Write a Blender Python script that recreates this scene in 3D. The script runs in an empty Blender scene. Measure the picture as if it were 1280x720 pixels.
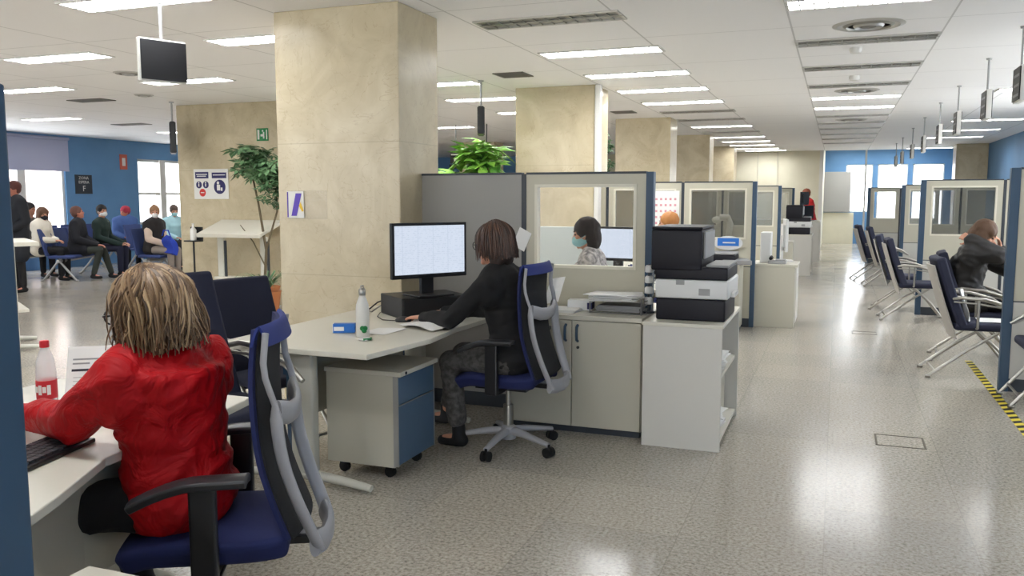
import bpy, math, random
from mathutils import Vector, Matrix, noise
PI = math.pi
scn = bpy.context.scene
col = scn.collection
random.seed(7)

# ------------------------------------------------------------------ colours and materials
def lin(c):
    c = c / 255.0
    return c / 12.92 if c <= 0.04045 else ((c + 0.055) / 1.055) ** 2.4
def rgb(r, g, b): return (lin(r), lin(g), lin(b), 1.0)

def mat(name, c, rough=0.5, metal=0.0, coat=0.0, var=None, vscale=8, bump=0, bscale=60, emit=None, estr=1.0, alpha=None, trans=0.0, spec=0.5):
    m = bpy.data.materials.new(name); m.use_nodes = True
    nt = m.node_tree; b = nt.nodes['Principled BSDF']
    b.inputs['Base Color'].default_value = c
    b.inputs['Roughness'].default_value = rough
    b.inputs['Metallic'].default_value = metal
    b.inputs['Coat Weight'].default_value = coat
    b.inputs['Specular IOR Level'].default_value = spec
    b.inputs['Transmission Weight'].default_value = trans
    if alpha is not None: b.inputs['Alpha'].default_value = alpha
    if emit:
        b.inputs['Emission Color'].default_value = emit
        b.inputs['Emission Strength'].default_value = estr
    if var or bump:
        tc = nt.nodes.new('ShaderNodeTexCoord')
    if var:
        n = nt.nodes.new('ShaderNodeTexNoise'); n.inputs['Scale'].default_value = vscale; n.inputs['Detail'].default_value = 6
        r = nt.nodes.new('ShaderNodeMix'); r.data_type = 'RGBA'
        r.inputs[6].default_value = c; r.inputs[7].default_value = var
        cr = nt.nodes.new('ShaderNodeMapRange'); cr.inputs[1].default_value = 0.35; cr.inputs[2].default_value = 0.65
        nt.links.new(tc.outputs['Object'], n.inputs['Vector']); nt.links.new(n.outputs['Fac'], cr.inputs[0])
        nt.links.new(cr.outputs[0], r.inputs[0]); nt.links.new(r.outputs[2], b.inputs['Base Color'])
    if bump:
        n2 = nt.nodes.new('ShaderNodeTexNoise'); n2.inputs['Scale'].default_value = bscale; n2.inputs['Detail'].default_value = 3
        bp = nt.nodes.new('ShaderNodeBump'); bp.inputs['Strength'].default_value = bump; bp.inputs['Distance'].default_value = 0.004
        nt.links.new(tc.outputs['Object'], n2.inputs['Vector']); nt.links.new(n2.outputs['Fac'], bp.inputs['Height'])
        nt.links.new(bp.outputs[0], b.inputs['Normal'])
    return m

def math_node(nt, op, a=None, b=None, c=None):
    n = nt.nodes.new('ShaderNodeMath'); n.operation = op
    for i, q in enumerate((a, b, c)):
        if q is None: continue
        if isinstance(q, (int, float)): n.inputs[i].default_value = q
        else: nt.links.new(q, n.inputs[i])
    return n.outputs[0]

def seam_mask(nt, coord, period, offset, width):
    # 1 on a seam line, 0 elsewhere
    t = math_node(nt, 'SUBTRACT', coord, offset)
    t = math_node(nt, 'DIVIDE', t, period)
    t = math_node(nt, 'FRACT', t)
    t = math_node(nt, 'SUBTRACT', t, 0.5)
    t = math_node(nt, 'ABSOLUTE', t)
    return math_node(nt, 'GREATER_THAN', t, 0.5 - width / period / 2)

def floor_mat():
    m = bpy.data.materials.new('speckled_granite'); m.use_nodes = True
    nt = m.node_tree; b = nt.nodes['Principled BSDF']
    g = nt.nodes.new('ShaderNodeNewGeometry'); sp = nt.nodes.new('ShaderNodeSeparateXYZ')
    nt.links.new(g.outputs['Position'], sp.inputs[0])
    def ramp(src, stops):
        r = nt.nodes.new('ShaderNodeValToRGB'); nt.links.new(src, r.inputs[0])
        els = r.color_ramp.elements
        els[0].position, els[0].color = stops[0]; els[1].position, els[1].color = stops[1]
        for p, c in stops[2:]:
            e = els.new(p); e.color = c
        return r.outputs[0]
    def nz(scale, detail, rough=0.5):
        n = nt.nodes.new('ShaderNodeTexNoise'); n.inputs['Scale'].default_value = scale; n.inputs['Detail'].default_value = detail
        n.inputs['Roughness'].default_value = rough
        nt.links.new(g.outputs['Position'], n.inputs['Vector']); return n.outputs['Fac']
    speck = ramp(nz(60, 5, 0.75), [(0.34, rgb(120, 115, 106)), (0.68, rgb(205, 199, 188)), (0.5, rgb(178, 171, 159))])
    # large cloudy variation between slabs
    vo = nt.nodes.new('ShaderNodeTexWhiteNoise'); vo.noise_dimensions = '2D'
    sn = nt.nodes.new('ShaderNodeVectorMath'); sn.operation = 'SNAP'; sn.inputs[1].default_value = (0.6, 0.6, 1)
    off = nt.nodes.new('ShaderNodeVectorMath'); off.operation = 'ADD'; off.inputs[1].default_value = (30.0, 30.0, 0)
    nt.links.new(g.outputs['Position'], off.inputs[0]); nt.links.new(off.outputs[0], sn.inputs[0]); nt.links.new(sn.outputs[0], vo.inputs['Vector'])
    slab = ramp(vo.outputs['Value'], [(0.0, (0.87, 0.87, 0.87, 1)), (1.0, (1, 0.985, 0.96, 1))])
    mx = nt.nodes.new('ShaderNodeMix'); mx.data_type = 'RGBA'; mx.blend_type = 'MULTIPLY'; mx.inputs[0].default_value = 1
    nt.links.new(speck, mx.inputs[6]); nt.links.new(slab, mx.inputs[7])
    sx = seam_mask(nt, sp.outputs[0], 0.6, 0.0, 0.005); sy = seam_mask(nt, sp.outputs[1], 0.6, 0.0, 0.005)
    s = math_node(nt, 'MAXIMUM', sx, sy); s = math_node(nt, 'MULTIPLY', s, 0.35)
    m2 = nt.nodes.new('ShaderNodeMix'); m2.data_type = 'RGBA'; m2.inputs[7].default_value = rgb(110, 106, 98)
    nt.links.new(s, m2.inputs[0]); nt.links.new(mx.outputs[2], m2.inputs[6]); nt.links.new(m2.outputs[2], b.inputs['Base Color'])
    rr = nt.nodes.new('ShaderNodeMapRange'); rr.inputs[3].default_value = 0.12; rr.inputs[4].default_value = 0.24
    nt.links.new(nz(2.2, 4), rr.inputs[0]); nt.links.new(rr.outputs[0], b.inputs['Roughness'])
    b.inputs['Specular IOR Level'].default_value = 0.5
    bp = nt.nodes.new('ShaderNodeBump'); bp.inputs['Strength'].default_value = 0.05; bp.inputs['Distance'].default_value = 0.01
    nt.links.new(nz(1.6, 2), bp.inputs['Height']); nt.links.new(bp.outputs[0], b.inputs['Normal'])
    return m

def ceiling_mat():
    m = bpy.data.materials.new('ceiling_panels'); m.use_nodes = True
    nt = m.node_tree; b = nt.nodes['Principled BSDF']
    g = nt.nodes.new('ShaderNodeNewGeometry'); sp = nt.nodes.new('ShaderNodeSeparateXYZ')
    nt.links.new(g.outputs['Position'], sp.inputs[0])
    a1 = seam_mask(nt, sp.outputs[0], 2.25, -0.38, 0.014); a2 = seam_mask(nt, sp.outputs[0], 2.25, 0.72, 0.014)
    a3 = seam_mask(nt, sp.outputs[1], 1.47, 5.55, 0.01)
    s = math_node(nt, 'MAXIMUM', math_node(nt, 'MAXIMUM', a1, a2), a3); s = math_node(nt, 'MULTIPLY', s, 0.45)
    mx = nt.nodes.new('ShaderNodeMix'); mx.data_type = 'RGBA'; mx.inputs[6].default_value = rgb(248, 246, 244); mx.inputs[7].default_value = rgb(140, 136, 130)
    nt.links.new(s, mx.inputs[0]); nt.links.new(mx.outputs[2], b.inputs['Base Color'])
    b.inputs['Roughness'].default_value = 0.7
    return m

def marble_mat(name, c1, c2, c3):
    m = bpy.data.materials.new(name); m.use_nodes = True
    nt = m.node_tree; b = nt.nodes['Principled BSDF']
    g = nt.nodes.new('ShaderNodeNewGeometry')
    n = nt.nodes.new('ShaderNodeTexNoise'); n.inputs['Scale'].default_value = 2.2; n.inputs['Detail'].default_value = 8; n.inputs['Distortion'].default_value = 1.2
    n.inputs['Roughness'].default_value = 0.6
    nt.links.new(g.outputs['Position'], n.inputs['Vector'])
    r = nt.nodes.new('ShaderNodeValToRGB'); els = r.color_ramp.elements
    els[0].position = 0.3; els[0].color = c1; els[1].position = 0.75; els[1].color = c3
    e = els.new(0.52); e.color = c2
    nt.links.new(n.outputs['Fac'], r.inputs[0])
    v = nt.nodes.new('ShaderNodeTexNoise'); v.inputs['Scale'].default_value = 3.0; v.inputs['Detail'].default_value = 5; v.inputs['Distortion'].default_value = 2.5
    nt.links.new(g.outputs['Position'], v.inputs['Vector'])
    t = math_node(nt, 'ABSOLUTE', math_node(nt, 'SUBTRACT', v.outputs['Fac'], 0.5)); t = math_node(nt, 'LESS_THAN', t, 0.006); t = math_node(nt, 'MULTIPLY', t, 0.22)
    mx = nt.nodes.new('ShaderNodeMix'); mx.data_type = 'RGBA'; mx.inputs[7].default_value = rgb(150, 120, 85)
    nt.links.new(t, mx.inputs[0]); nt.links.new(r.outputs[0], mx.inputs[6])
    sp = nt.nodes.new('ShaderNodeSeparateXYZ'); nt.links.new(g.outputs['Position'], sp.inputs[0])
    s = math_node(nt, 'MULTIPLY', seam_mask(nt, sp.outputs[2], 0.93, 0.0, 0.006), 0.3)
    m2 = nt.nodes.new('ShaderNodeMix'); m2.data_type = 'RGBA'; m2.inputs[7].default_value = rgb(140, 125, 100)
    nt.links.new(s, m2.inputs[0]); nt.links.new(mx.outputs[2], m2.inputs[6])
    nt.links.new(m2.outputs[2], b.inputs['Base Color'])
    b.inputs['Roughness'].default_value = 0.28
    return m

def hair_mat(name, dark, mid, light):
    m = bpy.data.materials.new(name); m.use_nodes = True
    nt = m.node_tree; b = nt.nodes['Principled BSDF']
    at = nt.nodes.new('ShaderNodeAttribute'); at.attribute_name = 'strand'
    r = nt.nodes.new('ShaderNodeValToRGB'); els = r.color_ramp.elements
    els[0].position = 0.0; els[0].color = dark; els[1].position = 1.0; els[1].color = light
    e = els.new(0.5); e.color = mid
    nt.links.new(at.outputs['Fac'], r.inputs[0]); nt.links.new(r.outputs[0], b.inputs['Base Color'])
    b.inputs['Roughness'].default_value = 0.45
    return m

def screen_mat(name, c, strength, lines=True):
    m = bpy.data.materials.new(name); m.use_nodes = True
    nt = m.node_tree; b = nt.nodes['Principled BSDF']
    b.inputs['Base Color'].default_value = (0.02, 0.02, 0.02, 1)
    tc = nt.nodes.new('ShaderNodeTexCoord'); sp = nt.nodes.new('ShaderNodeSeparateXYZ'); nt.links.new(tc.outputs['Object'], sp.inputs[0])
    a = seam_mask(nt, sp.outputs[2], 0.012, 0.0, 0.004)
    w = nt.nodes.new('ShaderNodeTexNoise'); w.inputs['Scale'].default_value = 60
    nt.links.new(tc.outputs['Object'], w.inputs['Vector'])
    bb = math_node(nt, 'MULTIPLY', a, math_node(nt, 'GREATER_THAN', w.outputs['Fac'], 0.52))
    cc = seam_mask(nt, sp.outputs[1], 0.11, 0.02, 0.004)
    s = math_node(nt, 'MULTIPLY', math_node(nt, 'MAXIMUM', bb, cc), 0.22 if lines else 0.0)
    mx = nt.nodes.new('ShaderNodeMix'); mx.data_type = 'RGBA'; mx.inputs[6].default_value = c; mx.inputs[7].default_value = rgb(120, 140, 170)
    nt.links.new(s, mx.inputs[0]); nt.links.new(mx.outputs[2], b.inputs['Emission Color'])
    b.inputs['Emission Strength'].default_value = strength
    b.inputs['Roughness'].default_value = 0.2
    return m

M = {}
M['floor'] = floor_mat(); M['ceiling'] = ceiling_mat()
M['marble'] = marble_mat('beige_marble', rgb(184, 169, 138), rgb(199, 185, 154), rgb(212, 200, 172))
M['cream_wall'] = mat('cream_wall', rgb(219, 213, 190), 0.6, var=rgb(211, 205, 182), vscale=2)
M['blue_wall'] = mat('blue_wall', rgb(92, 136, 178), 0.6, var=rgb(98, 142, 184), vscale=2)
M['white_paint'] = mat('white_paint', rgb(225, 223, 217), 0.5)
M['frame_white'] = mat('white_metal_frame', rgb(216, 214, 208), 0.4)
M['desk'] = mat('cream_laminate', rgb(214, 210, 196), 0.35)
M['desk_metal'] = mat('cream_powder_coat', rgb(200, 198, 186), 0.45)
M['cabinet'] = mat('greige_laminate', rgb(188, 184, 168), 0.45)
M['cab_white'] = mat('pale_grey_laminate', rgb(206, 203, 195), 0.42)
M['cab_top'] = mat('pale_cabinet_top', rgb(196, 192, 178), 0.35)
M['blue_front'] = mat('slate_blue_laminate', rgb(70, 96, 122), 0.45)
M['blue_post'] = mat('slate_blue_metal', rgb(46, 72, 96), 0.4)
M['dark_trim'] = mat('dark_trim', rgb(48, 54, 62), 0.45)
M['panel_grey'] = mat('grey_partition_fabric', rgb(160, 158, 153), 0.9, bump=0.15, bscale=300)
M['panel_cream'] = mat('greige_partition_panel', rgb(194, 189, 170), 0.5)
M['panel_pale'] = mat('pale_partition_panel', rgb(200, 198, 190), 0.5)
M['panel_ice'] = mat('ice_grey_panel', rgb(205, 212, 210), 0.4)
M['frame_cream'] = mat('cream_window_frame', rgb(222, 217, 200), 0.45)
M['black'] = mat('black_plastic', rgb(24, 24, 27), 0.4)
M['black_soft'] = mat('black_matte', rgb(17, 17, 19), 0.7)
M['charcoal'] = mat('charcoal_printer_plastic', rgb(25, 24, 32), 0.5, spec=.3)
M['printer_white'] = mat('white_printer_plastic', rgb(218, 218, 216), 0.4)
M['printer_grey'] = mat('grey_printer_plastic', rgb(150, 150, 150), 0.5)
M['navy'] = mat('navy_upholstery', rgb(26, 35, 84), 0.85, bump=0.3, bscale=400)
M['navy_dark'] = mat('dark_navy_upholstery', rgb(28, 32, 54), 0.8, bump=0.3, bscale=400)
M['mesh_dark'] = mat('dark_mesh_fabric', rgb(30, 31, 34), 0.85, bump=0.5, bscale=500, alpha=0.93)
M['chair_grey'] = mat('light_grey_chair_plastic', rgb(160, 160, 164), 0.4)
M['shell_grey'] = mat('pale_chair_shell', rgb(176, 172, 164), 0.5)
M['chrome'] = mat('brushed_chrome', rgb(168, 165, 158), 0.3, metal=1.0)
M['steel'] = mat('painted_steel', rgb(160, 160, 158), 0.35, metal=0.6)
M['rubber'] = mat('black_rubber', rgb(20, 20, 20), 0.8)
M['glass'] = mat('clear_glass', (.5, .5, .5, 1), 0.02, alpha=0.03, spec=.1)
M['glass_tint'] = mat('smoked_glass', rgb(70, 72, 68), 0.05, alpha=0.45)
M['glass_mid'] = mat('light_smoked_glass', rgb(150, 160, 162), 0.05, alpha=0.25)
M['paper'] = mat('white_paper', rgb(238, 237, 234), 0.7)
M['ink'] = mat('printed_ink', rgb(50, 50, 60), 0.7)
M['skin'] = mat('skin', rgb(206, 150, 122), 0.5, var=rgb(196, 138, 112), vscale=20)
M['skin_red'] = mat('reddish_skin', rgb(190, 122, 100), 0.5)
M['skin_dark'] = mat('tanned_skin', rgb(160, 110, 88), 0.5)
M['eye'] = mat('dark_eye', rgb(35, 25, 20), 0.2)
M['brow'] = mat('eyebrow', rgb(70, 52, 40), 0.8)
M['lip'] = mat('lips', rgb(168, 90, 82), 0.5)
M['mask_blue'] = mat('pale_blue_mask', rgb(150, 200, 205), 0.8)
M['mask_white'] = mat('white_mask', rgb(232, 232, 232), 0.8)
M['mask_black'] = mat('black_mask', rgb(30, 30, 34), 0.8)
M['lamp'] = mat('lit_tube_light', rgb(255, 255, 255), 0.5, emit=rgb(250, 252, 255), estr=12.5)
M['lamp_dim'] = mat('unlit_reflector', rgb(150, 147, 138), 0.3, metal=0.5)
M['louvre'] = mat('aluminium_louvre', rgb(190, 188, 182), 0.35, metal=0.35)
M['louvre_dark'] = mat('darker_aluminium_louvre', rgb(150, 148, 140), 0.4, metal=0.5)
M['vent'] = mat('vent_grey', rgb(120, 116, 108), 0.5)
M['vent_dark'] = mat('vent_shadow_cavity', rgb(40, 38, 36), 0.8)
M['screen'] = screen_mat('lit_screen', rgb(214, 224, 240), 0.36)
M['screen_dark'] = mat('dark_display', rgb(18, 18, 22), 0.5)
M['display_text'] = mat('dim_display_text', rgb(120, 120, 122), 0.5)
M['leaf'] = mat('leaf_green', rgb(64, 96, 62), 0.45, var=rgb(110, 148, 104), vscale=3)
M['leaf_bright'] = mat('bright_leaf_green', rgb(74, 130, 50), 0.45, var=rgb(140, 190, 70), vscale=4)
M['stem'] = mat('brown_stem', rgb(96, 84, 62), 0.8)
M['terracotta'] = mat('terracotta', rgb(176, 110, 66), 0.8)
M['navy_ink'] = mat('navy_ink', rgb(42, 40, 92), 0.6)
M['red_ink'] = mat('red_ink', rgb(206, 58, 50), 0.6)
M['green_sign'] = mat('green_sign', rgb(20, 120, 62), 0.5)
M['purple'] = mat('purple_ink', rgb(88, 62, 170), 0.5)
M['yellow_ink'] = mat('yellow_ink', rgb(226, 186, 40), 0.5)
M['blue_label'] = mat('blue_label', rgb(36, 110, 196), 0.5)
M['bottle_red'] = mat('red_label', rgb(206, 40, 52), 0.5)
M['pet'] = mat('clear_plastic', rgb(226, 226, 232), 0.08, alpha=0.38)
M['yellow_tape'] = mat('yellow_tape', rgb(214, 196, 60), 0.6)

# ------------------------------------------------------------------ mesh builder
class MB:
    def __init__(s): s.v = []; s.f = []; s.at = []
    def add(s, vs, fs, T=None, a=0.0):
        b = len(s.v)
        for p in vs:
            p = Vector(p)
            s.v.append(T @ p if T is not None else p); s.at.append(a)
        s.f += [tuple(i + b for i in f) for f in fs]
        return s
    def box(s, x0, x1, y0, y1, z0, z1, T=None):
        vs = [(x0, y0, z0), (x1, y0, z0), (x1, y1, z0), (x0, y1, z0), (x0, y0, z1), (x1, y0, z1), (x1, y1, z1), (x0, y1, z1)]
        return s.add(vs, [(0, 3, 2, 1), (4, 5, 6, 7), (0, 1, 5, 4), (1, 2, 6, 5), (2, 3, 7, 6), (3, 0, 4, 7)], T)
    def prism(s, poly, z0, z1, T=None):
        n = len(poly); vs = [(x, y, z0) for x, y in poly] + [(x, y, z1) for x, y in poly]
        fs = [tuple(range(n - 1, -1, -1)), tuple(range(n, 2 * n))] + [(i, (i + 1) % n, n + (i + 1) % n, n + i) for i in range(n)]
        return s.add(vs, fs, T)
    def tube(s, pts, r, n=8, T=None, a=0.0, flat=1.0):
        pts = [Vector(p) for p in pts]; m = len(pts)
        rs = r if isinstance(r, (list, tuple)) else [r] * m
        vs = []; up = None
        for i in range(m):
            t = (pts[min(i + 1, m - 1)] - pts[max(i - 1, 0)])
            if t.length < 1e-9: t = Vector((0, 0, 1))
            t.normalize()
            if up is None:
                up = t.orthogonal().normalized()
                if flat != 1.0 and abs(t.z) < 0.95: up = (Vector((0, 0, 1)) - t * t.z).normalized()
            else:
                up = (up - t * up.dot(t)); up.normalize()
            sd = t.cross(up)
            for k in range(n):
                an = 2 * PI * k / n
                vs.append(pts[i] + (up * math.cos(an) * flat + sd * math.sin(an)) * rs[i])
        fs = [(i * n + k, i * n + (k + 1) % n, (i + 1) * n + (k + 1) % n, (i + 1) * n + k) for i in range(m - 1) for k in range(n)]
        fs += [tuple(range(n - 1, -1, -1)), tuple((m - 1) * n + k for k in range(n))]
        return s.add(vs, fs, T, a)
    def ell(s, c, r, T=None, nu=16, nv=10):
        if isinstance(r, (int, float)): r = (r, r, r)
        vs = [(c[0], c[1], c[2] + r[2])]
        for j in range(1, nv):
            th = PI * j / nv
            for i in range(nu):
                ph = 2 * PI * i / nu
                vs.append((c[0] + r[0] * math.sin(th) * math.cos(ph), c[1] + r[1] * math.sin(th) * math.sin(ph), c[2] + r[2] * math.cos(th)))
        vs.append((c[0], c[1], c[2] - r[2])); L = len(vs) - 1
        fs = [(0, 1 + i, 1 + (i + 1) % nu) for i in range(nu)]
        for j in range(nv - 2):
            for i in range(nu):
                a = 1 + j * nu + i; b = 1 + j * nu + (i + 1) % nu
                fs.append((a, a + nu, b + nu, b))
        q = 1 + (nv - 2) * nu
        fs += [(q + i, L, q + (i + 1) % nu) for i in range(nu)]
        return s.add(vs, fs, T)
    def cap(s, p, q, r1, r2=None, T=None):
        r2 = r1 if r2 is None else r2
        s.ell(p, r1, T, 12, 8); s.ell(q, r2, T, 12, 8)
        return s.tube([p, q], [r1, r2], 12, T)
    def lathe(s, prof, c=(0, 0, 0), n=20, T=None):
        vs = []
        for r, z in prof:
            for k in range(n):
                a = 2 * PI * k / n; vs.append((c[0] + r * math.cos(a), c[1] + r * math.sin(a), c[2] + z))
        m = len(prof)
        fs = [(i * n + k, i * n + (k + 1) % n, (i + 1) * n + (k + 1) % n, (i + 1) * n + k) for i in range(m - 1) for k in range(n)]
        fs += [tuple(range(n - 1, -1, -1)), tuple((m - 1) * n + k for k in range(n))]
        return s.add(vs, fs, T)
    def sheet(s, fn, nu, nv, thick, T=None):
        # fn(u, v) -> point; a slab of the given thickness on the back side
        g = [[Vector(fn(i / nu, j / nv)) for j in range(nv + 1)] for i in range(nu + 1)]
        def nrm(i, j):
            a = g[min(i + 1, nu)][j] - g[max(i - 1, 0)][j]; b = g[i][min(j + 1, nv)] - g[i][max(j - 1, 0)]
            return a.cross(b).normalized()
        W = nv + 1; N = (nu + 1) * W
        top = [g[i][j] for i in range(nu + 1) for j in range(W)]
        bot = [g[i][j] - nrm(i, j) * thick for i in range(nu + 1) for j in range(W)]
        fs = []
        for i in range(nu):
            for j in range(nv):
                a = i * W + j; fs.append((a, a + W, a + W + 1, a + 1)); fs.append((N + a, N + a + 1, N + a + W + 1, N + a + W))
        for i in range(nu):
            a = i * W; fs.append((a, N + a, N + a + W, a + W)); a = i * W + nv; fs.append((a, a + W, N + a + W, N + a))
        for j in range(nv):
            a = j; fs.append((a, a + 1, N + a + 1, N + a)); a = nu * W + j; fs.append((a, N + a, N + a + 1, a + 1))
        return s.add(top + bot, fs, T)
    def mesh(s, name):
        me = bpy.data.meshes.new(name); me.from_pydata([tuple(p) for p in s.v], [], s.f); me.update()
        return me
    def build(s, name, m, parent=None, bevel=0.0, smooth=False, world=False, strand=False, seg=2):
        me = s.mesh(name)
        if strand:
            at = me.attributes.new('strand', 'FLOAT', 'POINT'); at.data.foreach_set('value', s.at)
        me.materials.append(m)
        if smooth:
            me.polygons.foreach_set('use_smooth', [True] * len(me.polygons)); me.set_sharp_from_angle(angle=math.radians(50))
        o = bpy.data.objects.new(name, me); col.objects.link(o)
        if parent is not None:
            o.parent = parent
            if world: o.location = -Vector(parent.location)
        if bevel:
            b = o.modifiers.new('bevel', 'BEVEL'); b.width = bevel; b.segments = seg; b.limit_method = 'ANGLE'; b.angle_limit = math.radians(40)
            if seg > 2: me.polygons.foreach_set('use_smooth', [True] * len(me.polygons))
        return o

def thing(name, label, cat, loc=(0, 0, 0), rotz=0.0, group=None):
    o = bpy.data.objects.new(name, None); col.objects.link(o); o.empty_display_size = 0.1
    o.location = loc; o.rotation_euler = (0, 0, rotz); o['label'] = label; o['category'] = cat
    if group: o['group'] = group
    return o
def tag(o, label, cat, group=None):
    o['label'] = label; o['category'] = cat
    if group: o['group'] = group
    return o
def struct(name, mb, m, **k):
    o = mb.build(name, m, **k); o['kind'] = 'structure'; return o
def dup(root, loc, rotz, label, group=None):
    r = root.copy(); col.objects.link(r); r.location = loc; r.rotation_euler = (0, 0, rotz); r['label'] = label
    if group: r['group'] = group
    def rec(src, dst):
        for ch in list(src.children):
            c = ch.copy(); col.objects.link(c); c.parent = dst; rec(ch, c)
    rec(root, r)
    return r
def T3(loc=(0, 0, 0), rx=0, ry=0, rz=0, s=1.0):
    return Matrix.Translation(loc) @ Matrix.Rotation(rz, 4, 'Z') @ Matrix.Rotation(ry, 4, 'Y') @ Matrix.Rotation(rx, 4, 'X') @ Matrix.Scale(s, 4)
def text_mb(txt, size, T, depth=0.002):
    cu = bpy.data.curves.new('txt', 'FONT'); cu.body = txt; cu.size = size; cu.align_x = 'CENTER'; cu.align_y = 'CENTER'; cu.extrude = depth / 2; cu.resolution_u = 2
    o = bpy.data.objects.new('txt', cu); col.objects.link(o)
    dg = bpy.context.evaluated_depsgraph_get(); me = bpy.data.meshes.new_from_object(o.evaluated_get(dg))
    mb = MB(); mb.add([v.co.copy() for v in me.vertices], [tuple(p.vertices) for p in me.polygons], T)
    bpy.data.objects.remove(o); bpy.data.meshes.remove(me)
    return mb

def blob(mb, vox, smooth=6):
    me = mb.mesh('blob'); o = bpy.data.objects.new('blob', me); col.objects.link(o)
    r = o.modifiers.new('r', 'REMESH'); r.mode = 'VOXEL'; r.voxel_size = vox; r.adaptivity = 0
    if smooth:
        s = o.modifiers.new('s', 'SMOOTH'); s.factor = 0.5; s.iterations = smooth
    dg = bpy.context.evaluated_depsgraph_get(); out = bpy.data.meshes.new_from_object(o.evaluated_get(dg))
    bpy.data.objects.remove(o); bpy.data.meshes.remove(me)
    out.polygons.foreach_set('use_smooth', [True] * len(out.polygons))
    return out
def put(me, name, m, parent):
    me.name = name; me.materials.clear(); me.materials.append(m)
    o = bpy.data.objects.new(name, me); col.objects.link(o); o.parent = parent
    return o
def folds(me, amp, fx, fz, seed=0.0, ridge=True):
    ns = [v.normal.copy() for v in me.vertices]
    for v, n in zip(me.vertices, ns):
        p = v.co
        q = Vector((p.x * fx + seed, p.y * fx - seed, p.z * fz + 0.6 * fx * (p.x + p.y)))
        a = noise.noise(q)
        if ridge: a = 0.5 - abs(a) * 2.2
        a2 = noise.noise(q * 2.3 + Vector((5, 3, 1)))
        v.co = p + n * amp * (a + 0.4 * a2)
    me.update()
# ------------------------------------------------------------------ people
def V(*a): return Vector(a)
def lerp(a, b, t): return a + (b - a) * t

def sit(**k):
    J = dict(hip=V(0, 0, .55), chest=V(.04, 0, .9), neck=V(.05, 0, 1.05), head=V(.07, 0, 1.2), yaw=0, pitch=0,
             shL=V(.04, .18, 1.0), shR=V(.04, -.18, 1.0), elL=V(.08, .23, .74), elR=V(.08, -.23, .74), haL=V(.3, .12, .66), haR=V(.3, -.12, .66),
             hdL=V(1, -.3, -.1), hdR=V(1, .3, -.1), knL=V(.43, .1, .53), knR=V(.43, -.1, .53), anL=V(.42, .1, .09), anR=V(.42, -.1, .09), toe=V(1, 0, 0))
    J.update(k); return J
def stand(**k):
    J = dict(hip=V(0, 0, .94), chest=V(0, 0, 1.28), neck=V(0, 0, 1.45), head=V(.02, 0, 1.6), yaw=0, pitch=0,
             shL=V(0, .19, 1.4), shR=V(0, -.19, 1.4), elL=V(-.03, .24, 1.1), elR=V(-.03, -.24, 1.1), haL=V(.08, .24, .87), haR=V(.08, -.24, .87),
             hdL=V(.1, 0, -1), hdR=V(.1, 0, -1), knL=V(.02, .1, .5), knR=V(.02, -.1, .5), anL=V(0, .1, .09), anR=V(0, -.1, .09), toe=V(1, 0, 0))
    J.update(k); return J

def torso(mb, J, g, w=1.0, hipw=1.0):
    prof = [(0, .125, .165 * hipw), (.2, .115, .155 * hipw), (.4, .105, .135 * w), (.6, .11, .145 * w), (.8, .115, .16 * w), (.95, .095, .14 * w)]
    for i, (t, rx, ry) in enumerate(prof):
        p = lerp(J['hip'], J['chest'], t / .8) if t <= .8 else lerp(J['chest'], J['neck'], (t - .8) / .2 * .7)
        mb.ell(p, (rx + g, ry + g, .1 + g))
    sl = (J['shL'] - J['shR'])
    mb.cap(J['shR'] + V(0, 0, -.005), lerp(J['shR'], J['neck'], .75) + V(0, 0, .0), .052 + g, .058 + g)
    mb.cap(J['shL'] + V(0, 0, -.005), lerp(J['shL'], J['neck'], .75) + V(0, 0, .0), .052 + g, .058 + g)
    mb.cap(lerp(J['shR'], J['chest'], .15) - V(0, 0, .04), lerp(J['shL'], J['chest'], .15) - V(0, 0, .04), .07 + g, .07 + g)

def arm(mb, a, b, c, g, k=1.0, end=1.0, fore=1.0):
    mb.cap(a, b, .046 * k + g, .037 * k + g); mb.cap(b, lerp(b, c, end), .037 * k + g * (1 + fore) / 2, .026 * k + g * fore)

def hand(mb, w, d, n, side, curl=0.5, k=1.0):
    # w wrist, d direction of the fingers, n back-of-hand normal, side +1 when the thumb lies towards n x d
    d = d.normalized(); n = (n - d * n.dot(d)).normalized(); l = n.cross(d) * side
    palm = w + d * .045 * k
    for s_ in (-.028, -.009, .01, .028):
        mb.cap(w + l * s_ * .6 * k + d * .01 * k, w + d * .085 * k + l * s_ * k, .013 * k, .011 * k)
    ln = (.036, .043, .040, .030)
    for i, s_ in enumerate((.03, .01, -.01, -.029)):
        b0 = w + d * .088 * k + l * s_ * k
        d1 = (d * math.cos(curl * .6) - n * math.sin(curl * .6) + l * s_ * 2.0).normalized()
        b1 = b0 + d1 * ln[i] * k
        d2 = (d * math.cos(curl * 1.5) - n * math.sin(curl * 1.5) + l * s_ * 1.5).normalized()
        b2 = b1 + d2 * ln[i] * .62 * k
        d3 = (d * math.cos(curl * 2.2) - n * math.sin(curl * 2.2) + l * s_).normalized()
        mb.cap(b0, b1, .0092 * k, .0085 * k); mb.cap(b1, b2, .0085 * k, .0078 * k); mb.cap(b2, b2 + d3 * ln[i] * .45 * k, .0078 * k, .0068 * k)
    t0 = w + d * .022 * k + l * .026 * k; t1 = t0 + (d * .55 + l * .75 - n * .25).normalized() * .042 * k
    t2 = t1 + (d * .9 + l * .35 - n * .3).normalized() * .034 * k
    mb.cap(t0, t1, .014 * k, .0105 * k); mb.cap(t1, t2, .0105 * k, .0085 * k)

def head_T(J):
    return Matrix.Translation(J['head']) @ Matrix.Rotation(math.radians(J['yaw']), 4, 'Z') @ Matrix.Rotation(math.radians(J['pitch']), 4, 'Y') @ Matrix.Rotation(math.radians(J.get('roll', 0)), 4, 'X')

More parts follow.
